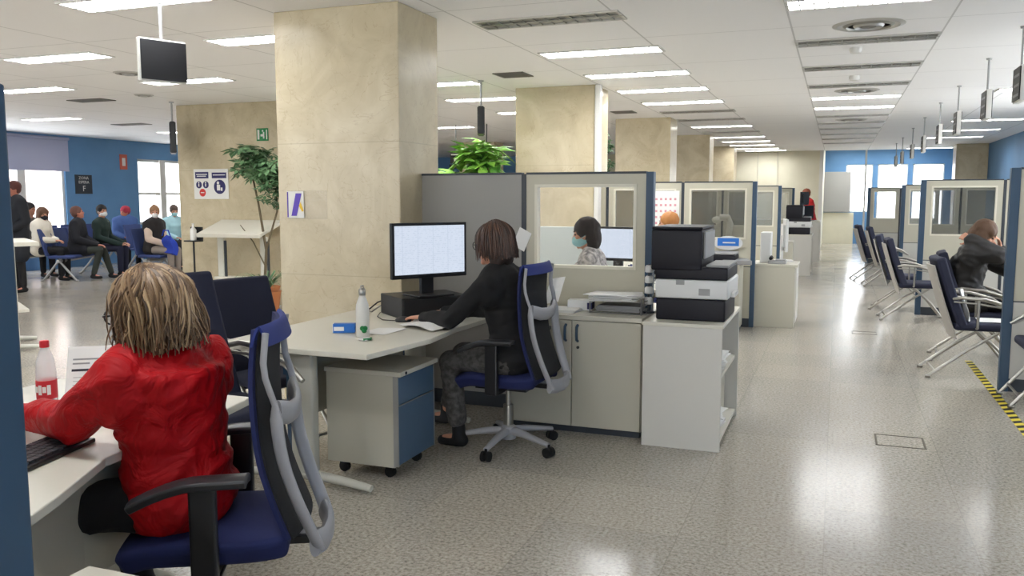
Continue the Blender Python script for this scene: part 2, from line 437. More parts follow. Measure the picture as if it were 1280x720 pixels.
def head_prims(mb, T):
    mb.ell((-.008, 0, .03), (.095, .076, .086), T, 24, 16)
    mb.ell((.016, 0, -.005), (.074, .063, .095), T, 20, 14)
    mb.ell((.026, 0, -.058), (.058, .052, .052), T)
    mb.ell((.072, 0, -.092), (.018, .02, .016), T)
    mb.cap((.088, 0, .012), (.104, 0, -.022), .008, .013, T)
    mb.cap((.094, .011, -.026), (.094, -.011, -.026), .009, .009, T)
    for s_ in (1, -1):
        mb.cap((.08, .012 * s_, .03), (.07, .045 * s_, .028), .01, .009, T)
        mb.ell((.062, .04 * s_, -.02), (.022, .018, .02), T)
        mb.ell((-.004, .078 * s_, -.012), (.018, .009, .032), T)
    mb.cap((.084, .014, -.053), (.084, -.014, -.053), .008, .008, T)
    mb.cap((.082, .011, -.064), (.082, -.011, -.064), .008, .008, T)

def hair_base(style, T):
    mb = MB()
    def crown(gx=.012, z=.038):
        mb.ell((-.016, 0, z), (.098 + gx * .5, .08 + gx, .09 + gx * .6), T, 24, 16)
    if style == 'short':
        crown(.008, .042); mb.ell((-.045, 0, .0), (.065, .08, .075), T)
        for s_ in (1, -1): mb.ell((-.01, .068 * s_, .025), (.05, .018, .045), T)
    elif style == 'balding':
        mb.ell((-.035, 0, .0), (.072, .084, .06), T)
    elif style == 'bob':
        crown(.016, .04)
        mb.ell((-.055, 0, -.03), (.072, .086, .1), T)
        for s_ in (1, -1):
            mb.ell((-.01, .072 * s_, -.03), (.058, .03, .1), T)
            mb.ell((.03, .06 * s_, .045), (.045, .032, .05), T)
            mb.ell((-.02, .072 * s_, -.085), (.055, .032, .05), T)
    elif style == 'swept':
        crown(.014, .04)
        mb.ell((-.06, 0, -.03), (.062, .084, .1), T)
        for s_ in (1, -1):
            mb.ell((-.04, .07 * s_, -.02), (.045, .028, .085), T); mb.ell((-.045, .068 * s_, -.085), (.045, .03, .045), T); mb.ell((.005, .06 * s_, .06), (.045, .03, .035), T)
    elif style == 'long':
        crown(.016, .04)
        mb.ell((-.07, 0, -.1), (.06, .09, .16), T)
        for s_ in (1, -1):
            mb.ell((-.015, .075 * s_, -.06), (.06, .032, .14), T); mb.ell((.03, .06 * s_, .045), (.045, .03, .05), T)
    elif style == 'bun':
        crown(.01, .04); mb.ell((-.04, 0, .0), (.07, .082, .075), T); mb.ell((-.07, 0, .11), (.045, .045, .04), T)
    elif style == 'cap':
        crown(.016, .045); mb.ell((-.04, 0, .02), (.075, .09, .07), T)
    return mb

def hair_strands(T, n, length, messy, seed, face=0.95, top=.016):
    rnd = random.Random(seed); mb = MB()
    for i in range(n):
        ph = rnd.uniform(face, 2 * PI - face)
        if rnd.random() < .05: ph = rnd.choice((1, -1)) * rnd.uniform(.65, face)
        lay = rnd.uniform(0, 1); off = top + .012 * lay + .004 * math.sin(ph * 5)
        th0 = rnd.uniform(.02, .7) if abs(ph) > face or ph > face else .5
        pts = []; rs = []
        ax, ay, az = .094 + off, .078 + off, .088 + off * .8
        L = length * (rnd.uniform(.75, 1.12) if messy < 1 else rnd.uniform(.45, 1.12)); wav = rnd.uniform(-1, 1); w2 = rnd.uniform(0, 6)
        K = 9; kr = rnd.uniform(.0028, .0058)
        for k in range(K + 1):
            t = k / K; th = th0 + t * 1.75
            zc = .032
            if th < PI / 2:
                p = V(-.014 + ax * math.sin(th) * math.cos(ph), ay * math.sin(th) * math.sin(ph), zc + az * math.cos(th))
            else:
                e = (th - PI / 2) / (1.75 + th0 - PI / 2)
                flare = 1 + .05 * e + messy * .12 * wav * e
                p = V(-.014 + ax * flare * math.cos(ph), ay * flare * math.sin(ph), zc - L * e)
            tw = messy * .012; e2 = max(0, t - .45) / .55; p.x *= 1 - (.12 * e2 * e2 if messy > 1 else 0); p.y *= 1 - (.12 * e2 * e2 if messy > 1 else 0)
            p += V(tw * math.sin(w2 + t * 5 + ph), tw * math.cos(w2 * 1.7 + t * 4), tw * .4 * math.sin(w2 + t * 7)) * t
            pts.append(p); rs.append(kr * (1 - .75 * t ** 2) * (1 + .4 * lay))
        mb.tube(pts, rs, 5, T, a=min(1, max(0, rnd.gauss(.48, .27))))
    return mb

def person(label, loc, ang, J, S, group=None):
    r = thing('person', label, 'person', loc, ang, group)
    vox = S.get('vox', .011); g = S.get('g', .016); w = S.get('w', 1.0); T = head_T(J)
    b = MB(); head_prims(b, T)
    b.cap(J['neck'] - V(0, 0, .02), J['head'] + V(-.012, 0, -.05), .052, .05)
    torso(b, J, -.012, w); k = S.get('k', 1.0)
    for s_ in 'LR':
        arm(b, J['sh' + s_], J['el' + s_], J['ha' + s_], 0, k)
        hand(b, J['ha' + s_], J['hd' + s_], J.get('hn' + s_, V(0, 0, 1)), 1 if s_ == 'R' else -1, J.get('curl' + s_, .5), S.get('hk', 1.0))
        hp = J['hip'] + V(0, .09 if s_ == 'L' else -.09, 0)
        b.cap(hp, J['kn' + s_], .075, .052); b.cap(J['kn' + s_], J['an' + s_], .052, .034)
        b.cap(J['an' + s_] - V(0, 0, .03), J['an' + s_] + J['toe'] * .1 - V(0, 0, .05), .03, .024)
    put(blob(b, min(vox, S.get('bvox', vox)), 3), 'body', S.get('skin', M['skin']), r)
    # top
    t = MB(); torso(t, J, g, w)
    for s_ in 'LR': arm(t, J['sh' + s_], J['el' + s_], J['ha' + s_], g * S.get('slv', .8), k, S.get('cuff', .97), S.get('fore', 1.0))
    if S.get('collar'): t.cap(J['neck'] + V(-.01, 0, -.01), J['neck'] + V(-.005, 0, .04), .07, .06)
    if S.get('hood'):
        c = J['neck'] + V(-.075, 0, -.01)
        for q in range(17):
            a = -2.1 + q * 4.2 / 16; t.cap(c + V(.07 - .095 * math.cos(a), .115 * math.sin(a), .0), c + V(.07 - .125 * math.cos(a), .14 * math.sin(a), -.055), .026, .03)
        for q in range(9):
            a = -1.1 + q * 2.2 / 8; t.cap(c + V(.05 - .13 * math.cos(a), .15 * math.sin(a), -.05), c + V(.04 - .12 * math.cos(a * .8), .1 * math.sin(a), -.13), .03, .024)
    if S.get('coat'):
        if J['knL'].z > .52 or J['hip'].z > .8:
            pass
        for s_ in 'LR':
            hp = J['hip'] + V(0, .08 if s_ == 'L' else -.08, 0); t.cap(hp, lerp(hp, J['kn' + s_], S['coat']), .1 + g, .09 + g)
    me = blob(t, vox, 5)
    if S.get('fold', 0): folds(me, S['fold'], S.get('fx', 7), S.get('fz', 16), S.get('seed', 0))
    put(me, S.get('topname', 'jacket'), S['top'], r)
    if S.get('vest'):
        t = MB(); torso(t, J, g + .02, w); put(blob(t, vox, 4), 'vest', S['vest'], r)
    # trousers
    t = MB(); t.ell(J['hip'], (.13 + .01, .165 + .006, .11))
    for s_ in 'LR':
        hp = J['hip'] + V(0, .09 if s_ == 'L' else -.09, -.005)
        t.cap(hp, J['kn' + s_], .092, .066); t.cap(J['kn' + s_], lerp(J['kn' + s_], J['an' + s_], S.get('leg', .93)), .066, S.get('hem', .052))
    me = blob(t, vox, 5)
    if S.get('fold', 0): folds(me, S['fold'] * .8, 8, 12, 3)
    put(me, 'trousers', S['legs'], r)
    for s_ in 'LR':
        a = J['an' + s_]; sh = MB(); toe = J.get('toe' + s_, J['toe'])
        sh.ell(a + V(0, 0, -.045) - toe * .02, (.045, .036, .04)); sh.cap(a + V(0, 0, -.052), a + toe * .12 - V(0, 0, .062), .036, .03); sh.cap(a + V(0, 0, .03), a + V(0, 0, -.03), .042, .04)
        me = blob(sh, .009, 3)
        for v in me.vertices: v.co.z = max(v.co.z, S.get('sole', .002))
        put(me, 'shoe', S.get('shoe', M['black_soft']), r)
    # face details
    for s_ in (1, -1):
        e = MB(); e.ell((.081, .031 * s_, .008), (.009, .013, .0075), T); e.build('eye', M['eye'], r, smooth=True)
        e = MB(); e.tube([(.092, .014 * s_, .03), (.09, .032 * s_, .034), (.078, .05 * s_, .028)], [.003, .0035, .002], 6, T); e.build('eyebrow', M['brow'], r, smooth=True)
    if S.get('hair'):
        h = hair_base(S['hair'], T)
        if S.get('strands'):
            n, L, messy, seed = S['strands']
            o = put(blob(h, .008, 4), 'hair', S['hairmat2'], r)
            s2 = hair_strands(T, n, L, messy, seed, S.get('face', .95)); s2.build('hair_strands', S['hairmat'], o, smooth=True, strand=True)
        else:
            me = blob(h, .009, 3); folds(me, .004, 40, 12, 1.0, False); put(me, 'hair' if S['hair'] != 'cap' else 'knitted_hat', S['hairmat'], r)
    if S.get('mask'):
        mk = MB(); mk.ell((.034, 0, -.048), (.083, .064, .05), T, 20, 14); mk.ell((.06, 0, -.035), (.055, .04, .045), T)
        o = put(blob(mk, .007, 3), 'face_mask', S['mask'], r)
        for s_ in (1, -1):
            e = MB(); e.tube([(.05, .058 * s_, -.03), (.02, .078 * s_, -.015), (-.01, .088 * s_, .0), (-.015, .086 * s_, -.03), (.03, .068 * s_, -.07)], .0022, 6, T)
            e.build('ear_loop', S['mask'], o, smooth=True)
    if S.get('glasses'):
        gl = MB()
        for s_ in (1, -1):
            gl.tube([(.101, .033 * s_ + .027 * math.cos(a), .008 + .021 * math.sin(a)) for a in [2 * PI * q / 16 for q in range(17)]], .0026, 6, T)
            gl.tube([(.101, .058 * s_, .014), (.09, .082 * s_, .014), (.0, .088 * s_, .01), (-.02, .088 * s_, -.01)], .003, 6, T)
        gl.tube([(.102, -.008, .012), (.108, 0, .015), (.102, .008, .012)], .002, 6, T)
        gl.build('glasses', M['black'], r, smooth=True)
    return r
# ------------------------------------------------------------------ the room
CZ = 2.78
struct('floor', MB().box(-15.6, 3.6, -4.2, 30, -.1, 0), M['floor'])
struct('ceiling', MB().box(-15.6, 3.6, -4.2, 25.4, CZ, CZ + .1), M['ceiling'])
struct('ceiling_far', MB().box(-2.9, 3.6, 25.4, 29.7, 3.05, 3.15), M['white_paint'])
struct('trim_1', MB().box(-2.9, 3.6, 25.35, 25.45, CZ, 3.12), M['white_paint'])
def wall_x(name, x0, x1, y0, y1, z1, holes, m):
    # a wall along Y with rectangular openings (ya, yb, za, zb)
    mb = MB(); ys = y0
    for ya, yb, za, zb in holes:
        mb.box(x0, x1, ys, ya, 0, z1); mb.box(x0, x1, ya, yb, 0, za); mb.box(x0, x1, ya, yb, zb, z1); ys = yb
    mb.box(x0, x1, ys, y1, 0, z1); return struct(name, mb, m)
wall_x('wall_left', -15.5, -15.3, -4.2, 25.4, CZ, [(9.4, 13.55, .35, 2.55), (15.55, 18.4, .85, 2.38)], M['blue_wall'])
added_right_windows = [(7.0, 10.0, .9, 2.5), (11.0, 14.0, .9, 2.5)]  # unseen windows added to bring daylight onto the aisle
wall_x('wall_right', 3.37, 3.57, -4.2, 30, 3.12, added_right_windows, M['blue_wall'])
for i, (a, b, za, zb) in enumerate(added_right_windows):
    w = struct('window_%d' % (i + 12), MB().box(3.42, 3.5, a, a + .05, za, zb).box(3.42, 3.5, b - .05, b, za, zb).box(3.42, 3.5, a, b, za, za + .05).box(3.42, 3.5, a, b, zb - .05, zb).box(3.42, 3.5, (a + b) / 2 - .03, (a + b) / 2 + .03, za, zb), M['frame_white'])
    MB().box(3.45, 3.46, a + .05, b - .05, za + .05, zb - .05).build('pane', M['glass'], w)
mb = MB(); xs = -15.5
added_front_windows = [(-13.6, -10.8), (-10.2, -7.4), (-6.8, -4.0), (-3.4, -.6), (0.0, 2.8)]  # unseen windows behind the camera, added to light surfaces facing it
for a, b in added_front_windows: mb.box(xs, a, -4.3, -4.1, 0, CZ).box(a, b, -4.3, -4.1, 0, .6).box(a, b, -4.3, -4.1, 2.62, CZ); xs = b
mb.box(xs, 3.6, -4.3, -4.1, 0, CZ); struct('wall_front', mb, M['cream_wall'])
for i, (a, b) in enumerate(added_front_windows):
    w = struct('window_%d' % (i + 6), MB().box(a, b, -4.22, -4.16, .6, .65).box(a, b, -4.22, -4.16, 2.57, 2.62).box(a, a + .05, -4.22, -4.16, .6, 2.62).box(b - .05, b, -4.22, -4.16, .6, 2.62).box((a + b) / 2 - .03, (a + b) / 2 + .03, -4.22, -4.16, .6, 2.62), M['frame_white'])
    MB().box(a + .05, b - .05, -4.2, -4.19, .65, 2.57).build('pane', M['glass'], w)
struct('wall_back', MB().box(-6.6, -.42, 25.3, 25.5, 0, 3.12), M['cream_wall'])
struct('wall_back_left', MB().box(-15.5, -6.6, 25.3, 25.5, 0, CZ), M['blue_wall'])
struct('wall_niche', MB().box(-.52, -.42, 25.5, 29.6, 0, 3.12), M['cream_wall'])
mb = MB(); z1 = 3.12; ys = -.52
for a, b, za, zb in [(.22, 1.02, 1.02, 2.53), (1.16, 2.03, .5, 2.53), (2.17, 3.06, .5, 2.53)]:
    mb.box(ys, a, 29.5, 29.7, 0, z1); mb.box(a, b, 29.5, 29.7, 0, za); mb.box(a, b, 29.5, 29.7, zb, z1); ys = b
mb.box(ys, 3.6, 29.5, 29.7, 0, z1); struct('wall_end', mb, M['blue_wall'])
struct('baseboard_end', MB().box(-.42, .5, 29.38, 29.5, 0, 1.0), M['cream_wall'])
for i, (a, b, za, zb) in enumerate([(.22, 1.02, 1.02, 2.53), (1.16, 2.03, .5, 2.53), (2.17, 3.06, .5, 2.53)]):
    f = MB(); t = .035
    f.box(a, a + t, 29.52, 29.6, za, zb).box(b - t, b, 29.52, 29.6, za, zb).box(a, b, 29.52, 29.6, za, za + t).box(a, b, 29.52, 29.6, zb - t, zb)
    w = struct('window_%d' % (i + 1), f, M['frame_white']); MB().box(a + t, b - t, 29.55, 29.56, za + t, zb - t).build('pane', M['glass'], w)
def window_left(n, ya, yb, za, zb, mull, trans):
    f = MB(); t = .06
    f.box(-15.46, -15.34, ya, ya + t, za, zb).box(-15.46, -15.34, yb - t, yb, za, zb).box(-15.46, -15.34, ya, yb, za, za + t).box(-15.46, -15.34, ya, yb, zb - t, zb)
    for y in mull: f.box(-15.46, -15.3, y - .09, y + .09, za, zb)
    for z in trans: f.box(-15.45, -15.33, ya, yb, z - .03, z + .03)
    w = struct('window_%d' % n, f, M['frame_white']); MB().box(-15.41, -15.4, ya + t, yb - t, za + t, zb - t).build('pane', M['glass'], w)
window_left(4, 9.4, 13.55, .35, 2.55, [10.9, 12.5], [])
window_left(5, 15.55, 18.4, .85, 2.38, [16.35, 17.4], [1.57])
M['blind'] = mat('lavender_blind', rgb(176, 180, 206), 0.9, trans=0.0, alpha=0.92)
b = MB(); b.box(-15.27, -15.26, 9.3, 13.62, 2.05, 2.68); b.tube([(-15.24, 9.3, 2.71), (-15.24, 13.62, 2.71)], .03, 10); b.box(-15.275, -15.255, 9.3, 13.62, 2.03, 2.055)
tag(b.build('roller_blind', M['blind']), 'lavender roller blind half drawn over the left window', 'blind')
# outside, seen through the left windows: a pale house front
o = MB().box(-22, -21, 12.2, 19, -1, 6).build('house_front', mat('pale_render', rgb(232, 208, 196), .9)); tag(o, 'pinkish house front outside the left window', 'building')
# trim between wall panels of the cream end wall
for i, x in enumerate((-2.16, -1.62)): struct('trim_%d' % (i + 2), MB().box(x - .01, x + .01, 25.27, 25.3, 0, CZ), M['panel_cream'])
struct('trim_4', MB().box(.7, .75, 26.6, 26.65, 0, 3.05), M['frame_white'])
struct('trim_5', MB().box(-.5, -.4, 25.2, 25.3, 0, CZ), M['frame_white'])
def grey_board():
    o = MB().box(-.44, .38, 29.3, 29.36, 1.02, 2.3).build('wall_board', M['panel_grey'], bevel=.01)
    tag(o, 'tall plain grey board standing on the cream ledge at the far end of the aisle', 'board')
grey_board()
# columns
cols = [((-3.77, -2.78, 5.15, 5.75), 'nearest wide beige marble column behind the desk with the big monitor'),
        ((-3.65, -2.67, 9.68, 10.3), 'second beige marble column of the middle row, beside the leafy plant'),
        ((-3.5, -2.58, 14.0, 14.6), 'third beige marble column of the middle row'),
        ((-3.3, -2.52, 18.1, 18.7), 'fourth beige marble column of the middle row'),
        ((-3.2, -2.5, 22.4, 23.0), 'last and smallest beige marble column of the middle row'),
        ((-8.84, -7.1, 9.75, 10.6), 'broad beige marble column carrying the poster and exit sign'),
        ((-8.45, -7.55, 18.6, 19.2), 'distant beige marble column seen past the hanging plant leaves'),
        ((2.66, 3.36, 23.4, 24.0), 'far cream marble column against the right blue wall')]
for (x0, x1, y0, y1), lb in cols:
    o = MB().box(x0, x1, y0, y1, 0, CZ).build('marble_column', M['marble'], bevel=.008); tag(o, lb, 'column')
o = MB().box(-2.66, -2.6, 9.64, 9.76, 0, CZ).build('column_casing', M['frame_white'], bevel=.01); tag(o, 'narrow white casing running up the corner of the second marble column', 'casing')

# ------------------------------------------------------------------ ceiling fittings
def make_light(lit, loc, label, group):
    r = thing('ceiling_light', label, 'ceiling light', loc, 0, group)
    w, d = .55, .15; f = MB()
    f.box(-w, w, -d, -d + .02, -.012, .0).box(-w, w, d - .02, d, -.012, 0).box(-w, -w + .02, -d, d, -.012, 0).box(w - .02, w, -d, d, -.012, 0)
    f.build('frame', M['frame_white'] if lit else M['louvre'], r)  # frame and louvre paler when lit, darker when not: glow put into colour
    MB().box(-w + .02, w - .02, -d + .02, d - .02, -.001, -.0005).build('diffuser' if lit else 'reflector', M['lamp'] if lit else M['lamp_dim'], r)
    l = MB()
    for i in range(1, 12): x = -w + i * 2 * w / 12; l.box(x - .004, x + .004, -d + .02, d - .02, -.012, -.002)
    l.box(-w, w, -.012, .012, -.013, -.002)
    l.build('louvre', M['louvre'] if lit else M['louvre_dark'], r); return r
litp = make_light(True, (.17, 6.2, CZ), 'x', 'x'); offp = make_light(False, (-2.03, 6.03, CZ), 'x', 'x')
ords = ['nearest', 'second', 'third', 'fourth', 'fifth', 'sixth', 'seventh', 'eighth', 'ninth', 'tenth', 'eleventh', 'twelfth', 'thirteenth', 'fourteenth']
rows = [('aisle', .17, [(6.2, 1), (7.75, 0), (9.27, 0), (10.75, 0), (12.05, 1), (13.4, 1), (14.75, 0), (16.1, 0), (17.4, 0), (18.9, 0), (20.4, 0), (22, 0)], 'over the aisle'),
        ('desk', -2.03, [(6.08, 0), (7.55, 1), (9.02, 1), (10.42, 1), (11.87, 1), (13.2, 0), (14.62, 0), (16.05, 1), (17.5, 0), (19.0, 1), (20.5, 1), (22.0, 1), (23.6, 1)], 'over the desk row'),
        ('mid', -4.4, [(4.52, 1), (5.95, 1), (7.5, 1), (9.0, 1), (10.55, 1), (12.4, 1), (14.6, 1)], 'just left of the marble columns'),
        ('left', -6.85, [(3.0, 1), (6.05, 1), (7.75, 1), (11.0, 1), (14.5, 1)], 'over the left floor'),
        ('wait', -9.15, [(4.5, 1), (7.7, 1), (11.0, 1), (14.2, 1)], 'towards the waiting area'),
        ('wait2', -12.2, [(7.4, 1), (10.6, 1), (13.6, 1), (17.0, 1)], 'above the waiting seats')]
first = {1: litp, 0: offp}; used = set()
for nm, x, ys, where in rows:
    for i, (y, lit) in enumerate(ys):
        lb = '%s louvred ceiling light %s, %s from the camera' % ('lit' if lit else 'unlit grey', where, ords[i])
        gp = 'recessed louvred ceiling lights'
        if lit not in used:
            used.add(lit); o = first[lit]; o.location = (x, y, CZ); o['label'] = lb; o['group'] = gp
        else: dup(first[lit], (x, y, CZ), 0, lb, gp)
# unseen ceiling lights added to brighten the room: behind the viewpoint, right side, end bay
for i, (x, y) in enumerate([(.17, 1.5), (.17, -1.5), (-2.03, 1.6), (-2.03, -1.4), (-4.4, 1.6), (-4.4, -1.5), (-6.85, 0), (-9.15, 0), (2.2, 3.5), (2.2, .5), (2.3, 7.6), (2.3, 11.9), (2.3, 16.3), (2.3, 20.7), (-12.2, 3), (1.9, 27.4), (.4, 27.4), (1.9, 28.6), (.4, 28.6), (-1.9, 24.6), (2.3, 18.6), (2.2, 24.9)]):
    z = 3.05 if y > 25 else CZ
    dup(offp if i in (0, 4, 8) else litp, (x, y, z), 0, 'added recessed ceiling light outside the main view, %s from the door side' % ords[i % 14] + ('' if i < 14 else ', end bay'), 'added recessed ceiling lights out of view')
def vent(loc, w, d, label):
    r = thing('ceiling_vent', label, 'vent', loc)
    f = MB(); f.box(-w, w, -d, -d + .02, -.01, 0).box(-w, w, d - .02, d, -.01, 0).box(-w, -w + .02, -d, d, -.01, 0).box(w - .02, w, -d, d, -.01, 0); f.build('frame', M['vent'], r)
    MB().box(-w + .02, w - .02, -d + .02, d - .02, -.002, -.0005).build('backing', M['vent_dark'], r)
    s = MB(); n = 7
    for i in range(1, n): y = -d + i * 2 * d / n; s.box(-w, w, y - .008, y + .008, -.01, -.003)
    s.build('slats', M['vent'], r)
vent((-3.27, 8.6, CZ), .17, .17, 'square dark grille in the ceiling in front of the second column')
vent((-3.1, 12.9, CZ), .17, .17, 'small dark grille in the ceiling in front of the third column')
vent((-9.4, 8.8, CZ), .3, .13, 'dark grille in the ceiling left of the hanging display')
vent((-11.8, 11.9, CZ), .35, .13, 'small far grille in the ceiling above the waiting seats')
def diffuser(loc, R, label):
    r = thing('ceiling_diffuser', label, 'air diffuser', loc)
    for k in range(3):
        a = R * (1 - .28 * k); MB().lathe([(a * .82, -.004), (a * .86, -.012 - .006 * k), (a, -.002), (a, 0), (a * .82, 0)], n=32).build('ring', M['louvre_dark'] if k % 2 else M['louvre'], r, smooth=True)
    MB().lathe([(.02, -.02), (R * .2, -.018), (R * .25, 0)], n=24).build('cap', M['vent'], r, smooth=True)
diffuser((.17, 7.12, CZ), .26, 'large round air diffuser in the ceiling above the aisle')
diffuser((.17, 11.35, CZ), .26, 'second round air diffuser further along the aisle ceiling')
diffuser((.17, 15.5, CZ), .26, 'third and smallest round air diffuser along the aisle ceiling')
diffuser((-7.0, 7.05, CZ), .15, 'round air diffuser in the left ceiling near the hanging display')
diffuser((-8.3, 8.6, CZ), .12, 'small round ceiling fitting left of the marble column')
o = MB().lathe([(.02, -.05), (.045, -.045), (.055, -.02), (.05, 0)], (.1, 8.15, CZ), 20).build('smoke_detector', M['white_paint'], smooth=True); tag(o, 'small white smoke detector in the aisle ceiling', 'smoke detector')
o = MB().lathe([(.02, -.05), (.045, -.045), (.055, -.02), (.05, 0)], (.12, 10.0, CZ), 20).build('smoke_detector', M['white_paint'], smooth=True); tag(o, 'white sprinkler-like detector further down the aisle ceiling', 'smoke detector')

# hanging queue displays
def display(loc, rz, label, L=.4, h=.27, drop=.3, group='hanging queue displays', twin=True, m='frame_white'):
    r = thing('hanging_display', label, 'display', (loc[0], loc[1], CZ), rz, group)
    MB().tube([(0, 0, 0), (0, 0, -drop - .02)], .012, 8).lathe([(.03, -.015), (.035, 0)]).build('rod', M['steel'], r, smooth=True)
    MB().box(-.03, .03, -L / 2, L / 2, -drop - h, -drop).build('casing', M[m], r, bevel=.005)
    for s in (1, -1):
        q = MB().box(.03 if s > 0 else -.04, .04 if s > 0 else -.03, -L / 2 + .012, L / 2 - .0, -drop - h + .012, -drop - .01).build('screen', M['screen_dark'], r)
        if twin:
            k = MB()
            for j in range(3): k.box(.0401 if s > 0 else -.0415, .0415 if s > 0 else -.0401, -L * .38, L * .32, -drop - h + .04 + j * .075, -drop - h + .06 + j * .075)
            k.build('digits', M['display_text'], q)
    return r
d0 = display((1.28, 7.6), 0, 'nearest hanging queue display at the right edge of the photo'); d0.scale = (.75, .72, 1)
for i, y in enumerate((9.2, 11.3, 13.2, 15.5, 17.8, 20.5, 22.6)):
    dup(d0, (1.28, y, CZ), 0, 'hanging queue display over the right aisle, %s from the camera' % ords[i + 1])
display((-4.27, 4.6), -.42, 'large black hanging display at the upper left before the marble column', .32, .28, .25, 'black hanging monitors', False).scale = (.5, 1, 1)
display((-8.55, 9.35), .75, 'black hanging display seen edge-on beside the broad marble column', .45, .42, .28, 'black hanging monitors', False, 'black')
display((-3.77, 8.9), .4, 'narrow black hanging display between the first and second marble columns', .4, .3, .3, 'black hanging monitors', False, 'black')

# ------------------------------------------------------------------ signs
def Yplate(name, label, cat, x0, x1, z0, z1, y, m, bevel=.002):
    r = thing(name, label, cat, (x0, y, z0)); MB().box(x0, x1, y - .008, y, z0, z1).build('plate', m, r, world=True, bevel=bevel); return r
r = Yplate('wall_sign', 'white poster with navy and red round pictograms on the broad column', 'poster', -8.56, -7.96, 1.46, 1.88, 9.745, M['white_paint'])
b = MB().box(-8.53, -8.30, 9.734, 9.737, 1.75, 1.84).box(-8.24, -7.99, 9.734, 9.737, 1.75, 1.83); b.build('header_band', M['navy_ink'], r, world=True)
b = MB()
for x0, x1, z in ((-8.51, -8.32, 1.80), (-8.50, -8.34, 1.775), (-8.22, -8.01, 1.79)): b.box(x0, x1, 9.7325, 9.7335, z, z + .012)
b.build('header_text', M['white_paint'], r, world=True)
def disc(b, x, z, R, y=9.737): return b.lathe([(R, 0), (R, .002)], n=28, T=T3((x, y, z), rx=PI / 2))
b = MB(); disc(b, -8.47, 1.66, .05); disc(b, -8.35, 1.66, .05); b.build('pictogram', M['navy_ink'], r, world=True)
b = MB(); disc(b, -8.41, 1.55, .055); b.build('pictogram', M['red_ink'], r, world=True)
b = MB(); disc(b, -8.11, 1.63, .1); b.build('pictogram', M['navy_ink'], r, world=True)
b = MB()
for x in (-8.47, -8.35): b.box(x - .008, x + .008, 9.7315, 9.7335, 1.635, 1.675); b.ell((x, 9.733, 1.69), (.011, .001, .011))
b.box(-8.44, -8.38, 9.7315, 9.7335, 1.545, 1.556); b.box(-8.155, -8.10, 9.7315, 9.7335, 1.58, 1.66); b.ell((-8.135, 9.733, 1.685), (.022, .001, .022)); b.box(-8.09, -8.06, 9.7315, 9.7335, 1.575, 1.62)
b.build('symbols', M['white_paint'], r, world=True)
r = Yplate('exit_sign', 'green emergency exit sign high on the broad marble column', 'sign', -7.46, -7.27, 2.25, 2.42, 9.745, M['green_sign'])
b = MB().box(-7.44, -7.41, 9.733, 9.737, 2.27, 2.40).box(-7.39, -7.34, 9.733, 9.737, 2.31, 2.34).box(-7.35, -7.33, 9.733, 9.737, 2.28, 2.37); b.ell((-7.355, 9.735, 2.385), (.013, .002, .013)); b.box(-7.30, -7.285, 9.733, 9.737, 2.27, 2.40)
b.build('pictogram', M['white_paint'], r, world=True)
# decal on the nearest column
r = thing('column_notice', 'clear wall notice with a slanted purple and yellow mark on the nearest column', 'sign', (-3.69, 5.149, 1.33))
MB().box(-3.69, -3.36, 5.143, 5.15, 1.33, 1.53).build('plate', mat('clear_acrylic', rgb(236, 226, 205), .1, alpha=.12), r, world=True, bevel=.002)
MB().box(-3.69, -3.55, 5.140, 5.143, 1.335, 1.525).build('white_field', M['white_paint'], r, world=True)
sl = Matrix.Shear('XZ', 4, (0, 0)) 
b = MB(); b.add([(-3.655, 5.138, 1.35), (-3.61, 5.138, 1.35), (-3.565, 5.138, 1.51), (-3.615, 5.138, 1.51)], [(0, 1, 2, 3)]); b.box(-3.688, -3.68, 5.137, 5.14, 1.34, 1.52); b.build('purple_mark', M['purple'], r, world=True)
b = MB(); b.add([(-3.59, 5.1375, 1.42), (-3.575, 5.1375, 1.45), (-3.55, 5.1375, 1.385), (-3.565, 5.1375, 1.38)], [(0, 1, 2, 3)]); b.build('yellow_mark', M['yellow_ink'], r, world=True)
# signs on the left wall
def Xplate(name, label, cat, y0, y1, z0, z1, m):
    r = thing(name, label, cat, (-15.29, y0, z0)); MB().box(-15.3, -15.285, y0, y1, z0, z1).build('plate', m, r, world=True); return r
r = Xplate('zone_sign', 'dark square zone sign lettered F on the blue wall', 'sign', 13.78, 14.22, 1.56, 1.97, M['dark_trim'])
for t, s, z in (('ZONA', .09, 1.9), ('ESPERA', .085, 1.81), ('F', .17, 1.67)):
    text_mb(t, s, T3((-15.283, 14.0, z)) @ Matrix.Rotation(PI / 2, 4, 'Z') @ Matrix.Rotation(PI / 2, 4, 'X')).build('lettering', M['white_paint'], r, world=True)
r = Xplate('fire_sign', 'small orange-red fire safety sign on the blue wall', 'sign', 15.03, 15.24, 2.12, 2.46, mat('orange_red', rgb(196, 96, 74), .5))
MB().box(-15.285, -15.28, 15.09, 15.18, 2.2, 2.38).build('pictogram', M['white_paint'], r, world=True)
# distant signs past the first column
r = thing('hanging_sign', 'small black and white hanging sign seen right of the nearest column', 'sign', (-6.47, 14.1, CZ))
MB().box(-6.58, -6.37, 14.1, 14.13, 2.09, 2.30).box(-6.6, -6.46, 14.1, 14.13, 2.0, 2.08).build('board', M['black'], r, world=True); MB().tube([(-6.47, 14.11, CZ), (-6.47, 14.11, 2.30)], .01).build('rod', M['steel'], r, world=True)
MB().box(-6.56, -6.39, 14.09, 14.1, 2.24, 2.265).box(-6.5, -6.44, 14.09, 14.1, 2.12, 2.19).build('lettering', M['white_paint'], r, world=True)
o = MB().box(-5.95, -5.8, 14.1, 14.13, 2.0, 2.16).tube([(-5.87, 14.11, CZ), (-5.87, 14.11, 2.16)], .01).build('hanging_sign', M['black']); tag(o, 'tiny black hanging sign half behind the bright leaves', 'sign')

